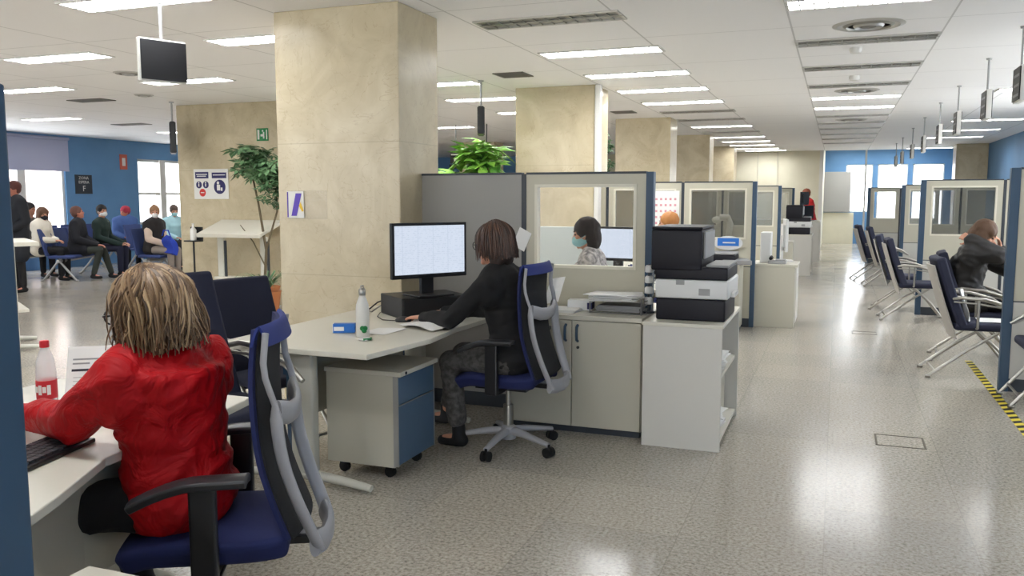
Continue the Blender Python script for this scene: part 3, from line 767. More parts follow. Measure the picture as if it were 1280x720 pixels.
# ------------------------------------------------------------------ floor details
M['seam'] = mat('dark_seal', rgb(92, 84, 70), .7)
def floor_hatch(cx, cy, w, d, label):
    b = MB(); t = .012
    b.box(cx - w, cx + w, cy - d, cy - d + t, 0, .002).box(cx - w, cx + w, cy + d - t, cy + d, 0, .002).box(cx - w, cx - w + t, cy - d, cy + d, 0, .002).box(cx + w - t, cx + w, cy - d, cy + d, 0, .002)
    tag(b.build('floor_hatch', M['seam']), label, 'floor hatch')
floor_hatch(.41, 5.56, .14, .13, 'rectangular floor hatch outline in the speckled aisle floor, the near one')
floor_hatch(.33, 10.0, .13, .1, 'small floor hatch outline further up the aisle')
r = thing('hazard_tape', 'yellow and black striped tape on the floor by the right partition', 'tape', (1.17, 6.9, 0))
MB().box(1.14, 1.2, 5.4, 8.6, 0.0005, .0015).build('tape', M['yellow_tape'], r, world=True)
b = MB()
for i in range(26):
    y = 5.42 + i * .122; b.add([(1.14, y, .002), (1.2, y + .04, .002), (1.2, y + .1, .002), (1.14, y + .06, .002)], [(0, 1, 2, 3)])
b.build('stripes', M['black_soft'], r, world=True)

# ------------------------------------------------------------------ partitions
def partition(x0, y, panels, label, H=1.65, post_end='R', th=.05, glass='glass', base='dark', pale=False, group='desk partitions'):
    r = thing('partition_screen', label, 'partition', (x0, y, 0), 0, group)
    x = 0
    def postat(px): MB().box(px, px + .035, -th / 2 - .005, th / 2 + .005, 0, H + .005).build('post', M['dark_trim'], r, bevel=.003)
    for k, (kind, w) in enumerate(panels):
        if not (k == 0 and post_end == 'L'): postat(x)
        a, b_ = x + .035, x + w
        if kind == 'solid':
            MB().box(a, b_, -th / 2, th / 2, .1, H).build('panel', M['panel_grey'], r)
        else:
            c = M['panel_cream']; zw0, zw1 = 1.02, H - .08; fw = .075
            MB().box(a, b_, -th / 2, th / 2, zw1, H).box(a, a + fw, -th / 2, th / 2, zw0, zw1).box(b_ - fw, b_, -th / 2, th / 2, zw0, zw1).box(a, b_, -th / 2, th / 2, .7, zw0).build('upper_panel', c, r)
            f = MB(); q = .014; e = th / 2 + .006
            f.box(a + fw - q, a + fw + .006, -e, e, zw0 - q, zw1 + q).box(b_ - fw - .006, b_ - fw + q, -e, e, zw0 - q, zw1 + q).box(a + fw, b_ - fw, -e, e, zw1 - .006, zw1 + q).box(a + fw, b_ - fw, -e, e, zw0 - q, zw0 + .006)
            f.build('window_frame', M['frame_cream'], r)
            MB().box(a + fw, b_ - fw, -.004, .004, zw0, zw1).build('pane', M[glass], r)
            MB().box(a, b_, -th / 2, th / 2, .1, .69).build('lower_panel', M['panel_pale'] if pale else c, r)
        MB().box(a, b_, -th / 2, th / 2, 0, .1).build('base_rail', M['dark_trim'], r); MB().box(a, b_, -th / 2 - .003, th / 2 + .003, H, H + .015).build('top_rail', M['dark_trim'], r)
        if kind != 'solid': MB().box(a, b_, -th / 2 + .004, th / 2 - .004, .69, .7).build('mid_rail', M['dark_trim'], r)
        x += w
    if post_end == 'R': MB().box(x, x + .05, -th / 2 - .01, th / 2 + .01, 0, H + .012).build('end_post', M['blue_post'], r, bevel=.004)
    else: MB().box(-.03, .035, -th / 2 - .01, th / 2 + .01, 0, H + .012).build('end_post', M['blue_post'], r, bevel=.004)
    return r
partition(-4.0, .975, [('solid', 1.35), ('solid', 1.34)], 'slate blue edged partition cut by the left edge of the photo', 1.65)
partition(-2.88, 5.5, [('solid', .86), ('window', .86)], 'nearest desk partition with one grey panel and one glazed panel', 1.635)
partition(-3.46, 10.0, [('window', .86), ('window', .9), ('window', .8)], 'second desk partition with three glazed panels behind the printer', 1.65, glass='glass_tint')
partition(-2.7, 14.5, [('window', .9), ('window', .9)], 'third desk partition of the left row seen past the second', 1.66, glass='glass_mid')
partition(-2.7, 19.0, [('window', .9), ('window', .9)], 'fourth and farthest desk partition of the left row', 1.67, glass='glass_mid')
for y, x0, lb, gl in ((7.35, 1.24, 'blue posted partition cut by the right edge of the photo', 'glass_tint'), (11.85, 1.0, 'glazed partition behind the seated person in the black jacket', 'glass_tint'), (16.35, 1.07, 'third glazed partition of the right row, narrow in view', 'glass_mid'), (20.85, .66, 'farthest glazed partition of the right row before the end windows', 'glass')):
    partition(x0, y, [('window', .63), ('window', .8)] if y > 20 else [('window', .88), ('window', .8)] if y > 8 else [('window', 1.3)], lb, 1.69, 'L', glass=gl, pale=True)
o = MB().box(-3.4, -1.9, 7.85, 7.9, .02, 1.2).build('low_screen', M['panel_ice'], bevel=.006); tag(o, 'pale ice-grey low screen seen through the glazed partition', 'partition')

# ------------------------------------------------------------------ desks
def leg_frame(r, cx, y, x0, x1, d=.06, h=.7, strip_side=-1):
    l = MB().box(cx - .06, cx + .075, y - .03, y + .03, .05, h).build('leg', M['desk_metal'], r, world=True, bevel=.012, seg=3)
    MB().box(cx - .105, cx - .06, y - .018, y + .018, h - .13, h - .02).box(cx - .092, cx - .07, y - .012, y + .012, .06, h - .1).build('cable_clip', M['blue_post'], l, world=False).location = (0, 0, 0)
    f = MB(); n = 10
    for s, xe in ((-1, x0), (1, x1)):
        pts = []; rs = []
        for i in range(n + 1):
            t = i / n; pts.append((cx + (xe - cx) * t, y, .062 - .035 * t ** 1.6)); rs.append(.034 - .012 * t)
        f.tube(pts, rs, 10, flat=.8)
    f.build('foot', M['desk_metal'], r, world=True, smooth=True)
def desk(label, poly, base, legs, h=.735, th=.028, group='cream office desks'):
    r = thing('desk', label, 'desk', base, 0, group)
    MB().prism(poly, h - th, h).build('desktop', M['desk'], r, world=True, bevel=.004)
    for cx, y, x0, x1 in legs: leg_frame(r, cx, y, x0, x1, h=h - th)
    return r
d = desk('cream desk under the big monitor, white bottle standing on it', [(-2.98, 3.5), (-2.07, 3.48), (-1.99, 4.0), (-2.02, 4.4), (-1.99, 5.03), (-2.2, 5.13), (-2.98, 5.13)], (-2.5, 4.3, 0), [(-2.52, 3.6, -2.95, -2.13), (-2.6, 4.98, -2.9, -2.2)])
MB().box(-2.66, -2.64, 3.7, 4.9, .3, .7).build('modesty_panel', M['desk_metal'], d, world=True)
curve = [(-1.99, 2.36), (-1.965, 2.05), (-1.94, 1.8), (-1.88, 1.68), (-1.8, 1.52), (-1.735, 1.37), (-1.7, 1.2), (-1.69, 1.02)]
d2 = desk('cream desk in the foreground with the red-jacketed woman at it', [(-2.98, 2.57), (-2.98, 1.02)] + curve[::-1] + [(-2.03, 2.57)], (-2.5, 1.8, 0), [(-2.6, 2.42, -2.95, -2.25)])
MB().prism([(x - .10, y) for x, y in curve] + [(x - .12, y) for x, y in curve[::-1]], .35, .707).build('modesty_panel', M['cabinet'], d2, world=True)  # darker laminate puts the shade under the desk edge into the colour
desk('cream desk behind the glazed partition where the masked clerk sits', [(-2.95, 7.5), (-2.95, 5.85), (-2.7, 5.85), (-2.7, 5.56), (-1.1, 5.56), (-1.1, 5.95), (-2.0, 6.0), (-2.05, 6.8), (-1.3, 6.85), (-1.3, 7.5)], (-2.5, 6.6, 0), [(-2.5, 7.3, -2.9, -2.1), (-2.5, 5.8, -2.9, -2.1)])
desk('cream desk before the second glazed partition', [(-2.95, 8.0), (-2.05, 8.0), (-2.05, 9.2), (-1.9, 9.5), (-1.9, 9.9), (-2.55, 9.9), (-2.55, 9.55), (-2.95, 9.55)], (-2.5, 8.9, 0), [(-2.5, 8.15, -2.9, -2.1)])
desk('cream desk beyond the second partition of the left row', [(-2.7, 10.3), (-1.5, 10.3), (-1.0, 10.6), (-1.0, 11.3), (-2.7, 11.5)], (-2.0, 10.8, 0), [(-2.0, 10.5, -2.5, -1.4)])
for i, (y0, lb) in enumerate(((7.7, 'right row desk where the person in black leans'), (12.2, 'second desk of the right row behind glass'), (16.7, 'farthest desk of the right row behind glass'))):
    desk(lb, [(1.55, y0 + .3), (2.3, y0 + .3), (2.3, y0 + 3.2), (1.55, y0 + 3.2)], (1.9, y0 + 1.7, 0), [(1.9, y0 + .5, 1.6, 2.25), (1.9, y0 + 3.0, 1.6, 2.25)])

# mobile pedestal
def pedestal(loc, label):
    r = thing('drawer_pedestal', label, 'drawer unit', loc, 0)
    MB().box(-.22, .19, -.21, .21, .07, .56).build('carcass', M['cabinet'], r, bevel=.004)
    MB().box(-.225, .235, -.22, .22, .56, .585).build('top', M['cab_top'], r, bevel=.003)
    for z0, z1 in ((.405, .55), (.085, .398)):
        d = MB().box(.19, .212, -.208, .208, z0, z1).build('drawer', M['blue_front'], r, bevel=.003)
        MB().box(.205, .214, -.2, .2, z1 + .0005, z1 + .004).build('grip', M['steel'], d)
    for sy in (-.21, .21): MB().box(.186, .215, sy - .004, sy + .004, .08, .57).build('edge_rail', M['steel'], r)
    MB().ell((.237, -.16, .572), (.004, .009, .009)).build('lock', M['black'], r)
    for sx in (-.15, .13):
        for sy in (-.15, .15):
            MB().tube([(sx, sy - .012, .03), (sx, sy + .012, .03)], .03, 12).box(sx - .02, sx + .02, sy - .02, sy + .02, .045, .07).build('caster', M['rubber'], r)
pedestal((-2.30, 4.02, 0), 'small drawer unit with slate blue fronts under the desk with the bottle')

# cabinets
def two_door(loc, label, w=.88, dpt=.425, h=.75):
    r = thing('storage_cabinet', label, 'cabinet', loc, 0, 'two-door office cabinets')
    MB().box(0, w, .02, dpt, .04, h - .028).build('carcass', M['cabinet'], r)
    MB().box(-.004, w + .004, -.004, dpt, h - .028, h).build('top', M['cab_top'], r, bevel=.003)
    MB().box(.01, w - .01, .03, dpt - .01, 0, .04).build('plinth', M['dark_trim'], r)
    for s in (0, 1):
        x0 = .003 + s * w / 2; x1 = x0 + w / 2 - .006
        d = MB().box(x0, x1, 0, .02, .045, h - .032).build('door', M['cabinet'], r, bevel=.003)
        hx = x1 - .035 if s == 0 else x0 + .035
        MB().tube([(hx, -.002, h - .16), (hx, -.024, h - .15), (hx, -.028, h - .11), (hx, -.024, h - .07), (hx, -.002, h - .06)], .009, 8).build('handle', M['blue_post'], d, smooth=True)
        if s: MB().lathe([(.009, 0), (.009, .008)], T=T3((hx + .003, -.008, h - .2), rx=-PI / 2)).build('lock', M['black'], d)
    return r
c1 = two_door((-1.96, 5.03, 0), 'two-door greige cabinet left of the printer stand, papers on top')
dup(c1, (-1.85, 9.5, 0), 0, 'two-door cabinet in front of the second partition with a copier on top')
dup(c1, (-1.55, 14.9, 0), 0, 'far two-door cabinet beyond the white-topped stands of the left row')
def low_unit(loc, label):
    r = thing('low_cabinet', label, 'cabinet', loc, 0)
    MB().box(0, .5, 0, .41, 0, .585).build('carcass', M['cabinet'], r); MB().box(-.01, .51, -.01, .42, .585, .61).build('top', M['desk'], r, bevel=.003)
low_unit((-1.62, 1.03, 0), 'low white-topped cabinet at the bottom left edge of the photo')
def open_stand(x0, y0, label, w=.45, dp=.92, h=.75, back=False, m='cab_white', zs=(.3,)):
    # open towards +x, shelves inside
    r = thing('printer_stand', label, 'stand', (x0, y0, 0), 0)
    t = .022
    s = MB().box(0, w, 0, t, 0, h - t).build('side_panel', M[m], r, bevel=.002); MB().box(0, w, dp - t, dp, 0, h - t).build('side_panel', M[m], r, bevel=.002)
    MB().box(0, t, t, dp - t, .03, h - t).build('back_panel', M[m], r)
    MB().box(-.004, w + .006, -.006, dp + .004, h - t, h).build('top', M['desk'], r, bevel=.003)
    MB().box(t, w - .01, t, dp - t, .03, .05).build('shelf', M['desk'], r)
    for z in zs: MB().box(t, w - .02, t, dp - t, z, z + t).build('shelf', M['desk'], r)
    return r
open_stand(-1.05, 4.93, 'pale open-sided stand carrying the black and white printer', w=.46, zs=(.4,))
open_stand(-.9, 17.0, 'white stand carrying the far printer in the left row', w=.47, dp=.9, h=.78)
open_stand(-.86, 20.6, 'farthest white stand of the left row beside the person in red', w=.5, dp=.8, h=.95)
r = thing('filing_cabinet', 'greige filing cabinet standing at the end of the second partition', 'cabinet', (-.89, 10.06, 0))
MB().box(0, .47, 0, .6, 0, .7).build('carcass', M['cabinet'], r, bevel=.003); MB().box(-.008, .5, -.01, .61, .7, .725).build('top', M['cab_top'], r, bevel=.003)
MB().box(.47, .49, .02, .28, .06, .68).build('door', M['cab_white'], r, bevel=.003); MB().box(.47, .49, .3, .58, .06, .68).build('door', M['cab_white'], r, bevel=.003); MB().box(.468, .474, .284, .296, .05, .69).build('gap_trim', M['dark_trim'], r)
# papers inside the stand
def paper_stack(name, x, y, z, w, d, n, label, cat='papers', seed=1, rz=0, amp=.01, m='paper', group=None):
    rnd = random.Random(seed); b = MB(); zz = 0
    for i in range(n):
        tt = rnd.uniform(.003, .006); dx, dy = rnd.uniform(-amp, amp), rnd.uniform(-amp, amp)
        b.box(-w / 2, w / 2, -d / 2, d / 2, zz, zz + tt, T3((dx, dy, 0), rz=rnd.uniform(-.12, .12) * amp * 60)); zz += tt + .0004
    o = b.build(name, M[m]); o.location = (x, y, z); o.rotation_euler = (0, 0, rz); tag(o, label, cat, group); return o
paper_stack('paper_stack', -.76, 5.33, .422, .26, .3, 18, 'crumpled stack of white papers on the middle shelf of the printer stand', seed=3, amp=.02)
paper_stack('paper_stack', -.78, 5.25, .05, .28, .3, 26, 'white papers heaped on the bottom shelf of the printer stand', seed=4, amp=.025)
o = MB().box(-.72, -.67, 5.52, 5.8, .052, .33).build('binder', M['cabinet'], bevel=.003); tag(o, 'beige binder standing on the bottom shelf of the printer stand', 'binder')

# ------------------------------------------------------------------ printers
def printer(loc, label, s=1.0, ms=('charcoal', 'printer_white')):
    r = thing('printer', label, 'printer', loc, 0)
    K = M[ms[0]]; Wt = M[ms[1]]
    MB().box(0, .41, 0, .5, .0, .13).build('paper_base', K, r, bevel=.012, seg=3)
    w = MB().box(-.005, .425, -.008, .52, .132, .245).build('paper_drawer', Wt, r, bevel=.012, seg=3)
    MB().box(.255, .32, -.0095, -.007, .155, .195).build('grey_label', M['printer_grey'], w); MB().box(.12, .17, -.0095, -.007, .215, .243).build('latch', M['printer_grey'], w)
    MB().box(-.005, .42, -.008, .5, .247, .32).build('body_base', K, r, bevel=.008, seg=3)
    MB().box(-.03, .27, -.015, .5, .3, .54).build('engine', K, r, bevel=.01, seg=3)
    MB().box(.29, .42, .02, .44, .321, .335).build('output_tray', M['printer_grey'], r, bevel=.003)
    MB().box(-.03, .27, -.01, .5, .542, .558).build('lid', K, r, bevel=.006)
    MB().box(.272, .285, 0.02, .42, .37, .53).build('control_panel', M['printer_grey'], r, bevel=.004)
    MB().prism([(.43, .1), (.45, .1), (.45, .3), (.43, .3)], .14, .165).build('side_flap', Wt, r)
    return r
printer((-1.0, 5.05, .75), 'large black office printer with a white paper drawer on the pale stand')
r = printer((-.88, 17.1, .78), 'distant black and white printer on the far white stand')
# flat copier with blue label in front of second partition
r = thing('scanner', 'dark flat scanner with a blue label on the cabinet before the second partition', 'scanner', (-1.14, 9.53, .75))
MB().box(-.28, .12, 0, .36, 0, .1).build('body', M['charcoal'], r, bevel=.015, seg=3); MB().box(-.28, .12, 0, .36, .102, .125).build('lid', M['printer_grey'], r, bevel=.01)
MB().prism([(-.02, -.03), (.3, -.03), (.22, .3), (.02, .3)], .0, .05).build('keypad_base', M['printer_grey'], r, bevel=.008)
r = thing('notice_sign', 'rounded blue and white notice leaning over the scanner', 'notice', (-1.15, 9.957, .9))
MB().lathe([(.13, 0), (.13, .01)], n=32, T=Matrix.Diagonal((1.25, 1, .62, 1)) @ T3((0, 0, .1), rx=PI / 2)).build('plate', M['printer_white'], r)
MB().box(-.12, .12, -.013, -.011, .03, .12).build('blue_field', M['blue_label'], r, bevel=.004); MB().box(-.06, .08, -.016, -.014, .06, .075).build('text_line', M['white_paint'], r)

# ------------------------------------------------------------------ monitors, computers
def monitor(loc, rz, label, w=.5, h=.31, z0=.12, stand=True, tilt=0, m='black', scr=None, group='computer monitors'):
    r = thing('monitor', label, 'monitor', loc, rz, group)
    T = T3((0, 0, z0 + h / 2), ry=tilt)
    MB().box(-.018, .012, -w / 2, w / 2, -h / 2, h / 2, T).box(-.045, -.018, -w * .35, w * .35, -h * .35, h * .35, T).build('casing', M[m], r, bevel=.004)
    MB().box(.0125, .0135, -w / 2 + .018, w / 2 - .018, -h / 2 + .026, h / 2 - .018, T).build('screen', scr or M['screen'], r)
    if stand:
        MB().box(-.055, -.025, -.045, .045, .01, z0 + h / 2).build('neck', M[m], r, bevel=.004); MB().box(-.12, .09, -.13, .13, 0, .014).build('foot', M[m], r, bevel=.005)
    return r
import math as _m
monitor((-2.38, 4.78, .865), _m.radians(-32), 'large monitor with a lit spreadsheet on the desk by the column', w=.545, h=.345, z0=.115)
r = thing('desktop_computer', 'flat black desktop computer under the large monitor', 'computer', (-2.44, 4.84, .736), _m.radians(-40))
MB().box(-.2, .17, -.23, .23, .0, .13).build('case', M['black'], r, bevel=.006)
MB().box(.17, .176, -.22, .22, .01, .12).build('front_panel', M['black_soft'], r, bevel=.003)
MB().box(.1765, .178, .02, .06, .04, .055).build('badge', M['printer_white'], r); MB().lathe([(.012, 0), (.012, .003)], T=T3((.177, .15, .065), ry=PI / 2)).build('power_button', M['steel'], r)
for i, (y, x) in enumerate(((.0, -2.78), (.04, -2.74))):
    o = MB().tube([(-2.56, 4.9 + y, .83), (-2.66, 4.86, .85), (x, 4.82 + y, .80), (x - .05, 4.76, .745), (x - .12, 4.8 + y, .742)], .005, 6).build('cable', M['steel'] if i else M['rubber'], smooth=True)
    tag(o, ['black cable looping from the desktop computer', 'pale cable looping from the desktop computer'][i], 'cable')
# keyboards
def keyboard(loc, rz, label, w=.44, d=.15):
    r = thing('keyboard', label, 'keyboard', loc, rz, None)
    MB().box(-w / 2, w / 2, -d / 2, d / 2, 0, .014).build('base', M['black'], r, bevel=.004)
    k = MB()
    for j in range(5):
        for i in range(18):
            if j == 0 and 4 < i < 10: continue
            x = -w / 2 + .012 + i * (w - .024) / 18; y = -d / 2 + .012 + j * (d - .024) / 5
            k.box(x + .002, x + (w - .024) / 18 - .002, y + .002, y + (d - .024) / 5 - .002, .014, .022)
    k.box(-.08, .05, -d / 2 + .014, -d / 2 + .034, .014, .022)
    k.build('keys', mat('dark_grey_keys', rgb(62, 62, 66), .5), r)
keyboard((-2.12, 1.68, .736), _m.radians(-78), 'black keyboard on the foreground desk below the red sleeve')
keyboard((-2.3, 4.62, .736), _m.radians(-60), 'black keyboard half hidden under the papers on the desk by the column', .4, .14)
r = thing('mouse', 'black computer mouse under the clerk\'s hand', 'mouse', (-2.42, 4.50, .736), .4)
MB().ell((0, 0, .008), (.05, .032, .024)).build('shell', M['black'], r, smooth=True)
o = MB().tube([(-2.46, 4.5, .742), (-2.55, 4.55, .74), (-2.6, 4.7, .74), (-2.6, 4.85, .745)], .0025, 6).build('mouse_cable', M['rubber'], r, world=True, smooth=True)
def sheet_paper(name, pts, z, label, curl=.0, m='paper', group=None, text=False):
    # pts four corners x,y; slight curl in z
    a, b, c, d = [Vector((p[0], p[1], 0)) for p in pts]
    o = MB().sheet(lambda u, v: (a * (1 - u) + b * u) * (1 - v) + (d * (1 - u) + c * u) * v + Vector((0, 0, z + .0012 + curl * (math.sin(u * 3.1) ** 2) * .5 + curl * v * v)), 8, 8, .001).build(name, M[m], smooth=True)
    tag(o, label, 'paper', group); return o
sheet_paper('paper_sheet', [(-2.33, 4.3), (-2.07, 4.18), (-2.0, 4.42), (-2.24, 4.58)], .745, 'curled white paper sheet beside the clerk\'s hand', .03)
sheet_paper('paper_sheet', [(-2.38, 4.36), (-2.14, 4.28), (-2.09, 4.5), (-2.33, 4.6)], .738, 'white paper lying under the curled sheet', .012)
sheet_paper('paper_sheet', [(-2.45, 4.0), (-2.28, 4.02), (-2.26, 4.24), (-2.42, 4.2)], .736, 'white paper slip right of the white bottle', .004)
# white bottle
r = thing('water_bottle', 'slim white metal bottle with a silver cap and green heart on the desk', 'bottle', (-2.36, 3.93, .736))
MB().lathe([(.033, 0), (.036, .006), (.036, .15), (.033, .175), (.022, .205), (.016, .22), (.016, .225)], n=28).build('body', M['white_paint'], r, smooth=True)
MB().lathe([(.018, .224), (.019, .23), (.019, .255), (.012, .262)], n=24).tube([(.0, -.014, .255), (0, -.012, .275), (0, .012, .275), (0, .014, .255)], .004, 8).build('cap', M['chrome'], r, smooth=True)
b = MB(); b.lathe([(.0135, 0), (.0135, .002)], n=20, T=T3((.018, -.033, .05), rx=PI / 2, rz=.45)); b.lathe([(.0135, 0), (.0135, .002)], n=20, T=T3((.03, -.026, .05), rx=PI / 2, rz=.75)); b.ell((.026, -.029, .036), (.014, .012, .012))
b.build('green_heart', M['green_sign'], r)
r = thing('rubber_stamp', 'small white and green rubber stamp lying at the foot of the bottle', 'stamp', (-2.29, 3.83, .736), .3)
MB().lathe([(.03, 0), (.032, .006), (.026, .012)], n=20).build('base', M['printer_white'], r, smooth=True); MB().tube([(.0, -.03, .008), (.035, -.01, .008), (.03, .02, .008)], .006, 8).build('grip', M['green_sign'], r, smooth=True)
r = thing('card_box', 'small blue and white box beside the white bottle', 'box', (-2.53, 4.02, .736), .42)
MB().box(-.06, .06, -.025, .025, 0, .05).build('box', M['blue_label'], r, bevel=.002); MB().box(-.055, .0, -.0262, -.025, .012, .034).build('print', M['paper'], r); MB().box(-.063, -.06, -.025, .025, 0, .05).build('end_flap', M['paper'], r)
# items on cabinet
def tray(loc):
    r = thing('letter_tray', 'grey wire letter tray full of papers on the two-door cabinet', 'tray', loc, -.1)
    b = MB()
    for k in range(2):
        z = .005 + k * .075
        b.tube([(-.17, -.12, z), (.17, -.12, z), (.17, .12, z), (-.17, .12, z), (-.17, -.12, z)], .003, 6)
        for i in range(14): x = -.17 + i * .34 / 13; b.tube([(x, -.12, z), (x, .12, z)], .0015, 5)
    for sx in (-.17, .17):
        for sy in (-.12, .12): b.tube([(sx, sy, 0), (sx, sy, .1)], .005, 6)
    b.build('wire_frame', M['steel'], r, smooth=True)
tray((-1.27, 5.3, .75))
paper_stack('paper_stack', -1.3, 5.28, .833, .3, .22, 9, 'loose white papers lying in the wire letter tray', seed=9, amp=.035)
paper_stack('paper_stack', -1.27, 5.3, .76, .28, .2, 7, 'grey folders in the lower level of the wire letter tray', seed=10, amp=.01, m='printer_grey')
r = thing('tissue_box', 'white and blue tissue box on the two-door cabinet', 'box', (-1.55, 5.33, .75), .1)
MB().box(-.08, .08, -.05, .05, 0, .065).build('box', M['paper'], r, bevel=.002); MB().box(.05, .082, -.052, .052, .008, .05).build('blue_print', M['navy_ink'], r)
paper_stack('paper_stack', -1.68, 5.22, .75, .3, .21, 4, 'flat white papers at the left end of the two-door cabinet', seed=12, amp=.02)
o = MB().sheet(lambda u, v: (-1.8 + .1 * u + .05 * v, 5.3 + .03 * math.sin(u * 3), .775 + .17 * v + .02 * u), 6, 4, .002).build('paper_roll', M['paper'], smooth=True); tag(o, 'white brochure propped upright behind the mesh chair', 'paper')
o = MB().sheet(lambda u, v: (-2.085 + .085 * u + .055 * v, 5.47 - .001 * v, 1.155 + .125 * v - .045 * u), 4, 4, .002).build('paper_note', M['paper'], smooth=True); tag(o, 'tilted white note pinned to the partition behind the clerk', 'paper')
r = thing('stamp_holder', 'vertical rack of white rubber stamps beside the printer', 'stamp rack', (-1.1, 5.32, .75))
MB().tube([(0, 0, 0), (0, 0, .31)], .008, 8).lathe([(.04, 0), (.04, .008)]).build('stand', M['dark_trim'], r, smooth=True)
for k in range(4): MB().lathe([(.022, .055 + k * .068), (.026, .06 + k * .068), (.026, .09 + k * .068), (.018, .1 + k * .068)], n=16).build('stamp', M['printer_white'], r, smooth=True)
# things on the filing cabinet beyond
monitor((-.56, 10.6, .725), _m.radians(8), 'monitor seen edge-on upon the filing cabinet', w=.42, h=.38, z0=.12, m='printer_white')
r = thing('telephone', 'grey desk telephone on the filing cabinet', 'telephone', (-.62, 10.2, .725))
MB().prism([(-.1, -.09), (.1, -.09), (.1, .09), (-.1, .09)], 0, .035).box(-.02, .09, -.07, .06, .035, .05).build('base', M['printer_grey'], r, bevel=.008); MB().tube([(-.07, -.09, .06), (-.07, -.05, .075), (-.07, .05, .075), (-.07, .09, .06)], [.02, .014, .014, .02], 10).build('handset', M['charcoal'], r, smooth=True)
o = MB().box(-.82, -.7, 10.25, 10.5, .725, 1.08).build('computer_tower', M['printer_white'], bevel=.01); tag(o, 'white upright computer tower on the filing cabinet', 'computer')
monitor((-.6, 17.4, 1.34), PI * .9, 'dark monitor back above the far printer', w=.4, h=.25, z0=.0, stand=False)
bpy.data.objects.remove  # keep api reachable
monitor((-.62, 20.9, .95), _m.radians(-30), 'small black monitor on the farthest white stand', w=.4, h=.3, z0=.05, scr=M['screen_dark'])
monitor((-1.80, 7.3, .735), _m.radians(-100), 'lit monitor seen through the nearest glazed partition', w=.36, h=.3, z0=.19)
paper_stack('paper_stack', -1.6, 7.05, .735, .32, .24, 22, 'pile of grey papers below the monitor behind the glass', seed=14, amp=.015, m='printer_grey')
paper_stack('paper_stack', -1.6, 7.05, .845, .3, .22, 5, 'white papers topping the pile behind the glass', seed=15, amp=.015)
r = thing('wall_calendar', 'large white wall calendar with pink squares on the second partition', 'calendar', (-2.0, 9.96, 1.1))
MB().box(-2.08, -1.72, 9.965, 9.972, 1.14, 1.56).build('page', M['paper'], r, world=True)
b = MB()
for i in range(6):
    for j in range(5): b.box(-2.055 + i * .055, -2.03 + i * .055, 9.9635, 9.9648, 1.17 + j * .07, 1.195 + j * .07)
b.build('date_squares', mat('pink_grey', rgb(214, 150, 158), .7), r, world=True)
# curved beige stand-in for a raised arm behind the second partition glass
r = thing('arm_stand_in', 'beige curved stand-in for a raised arm behind the second partition glass', 'lamp', (-1.25, 10.75, .735))
MB().lathe([(.07, 0), (.07, .015), (.03, .03)], n=20).build('base', M['desk'], r, smooth=True)
MB().tube([(0, 0, .02), (.0, 0, .25), (.03, 0, .42), (.0, 0, .5), (-.1, 0, .5)], [.035, .035, .038, .04, .042], 12).build('neck', M['desk'], r, smooth=True)
MB().ell((-.14, 0, .47), (.06, .05, .045)).build('head', M['desk'], r, smooth=True)

r = thing('cardboard_box', 'small orange-brown box standing beyond the empty dark visitor chair', 'box', (-5.02, 6.4, 0), .2)
MB().box(-.15, .15, -.12, .12, 0, .16).build('box', M['terracotta'], r, bevel=.004); MB().box(-.15, .15, -.002, .002, .158, .163).build('flap_seam', M['stem'], r)
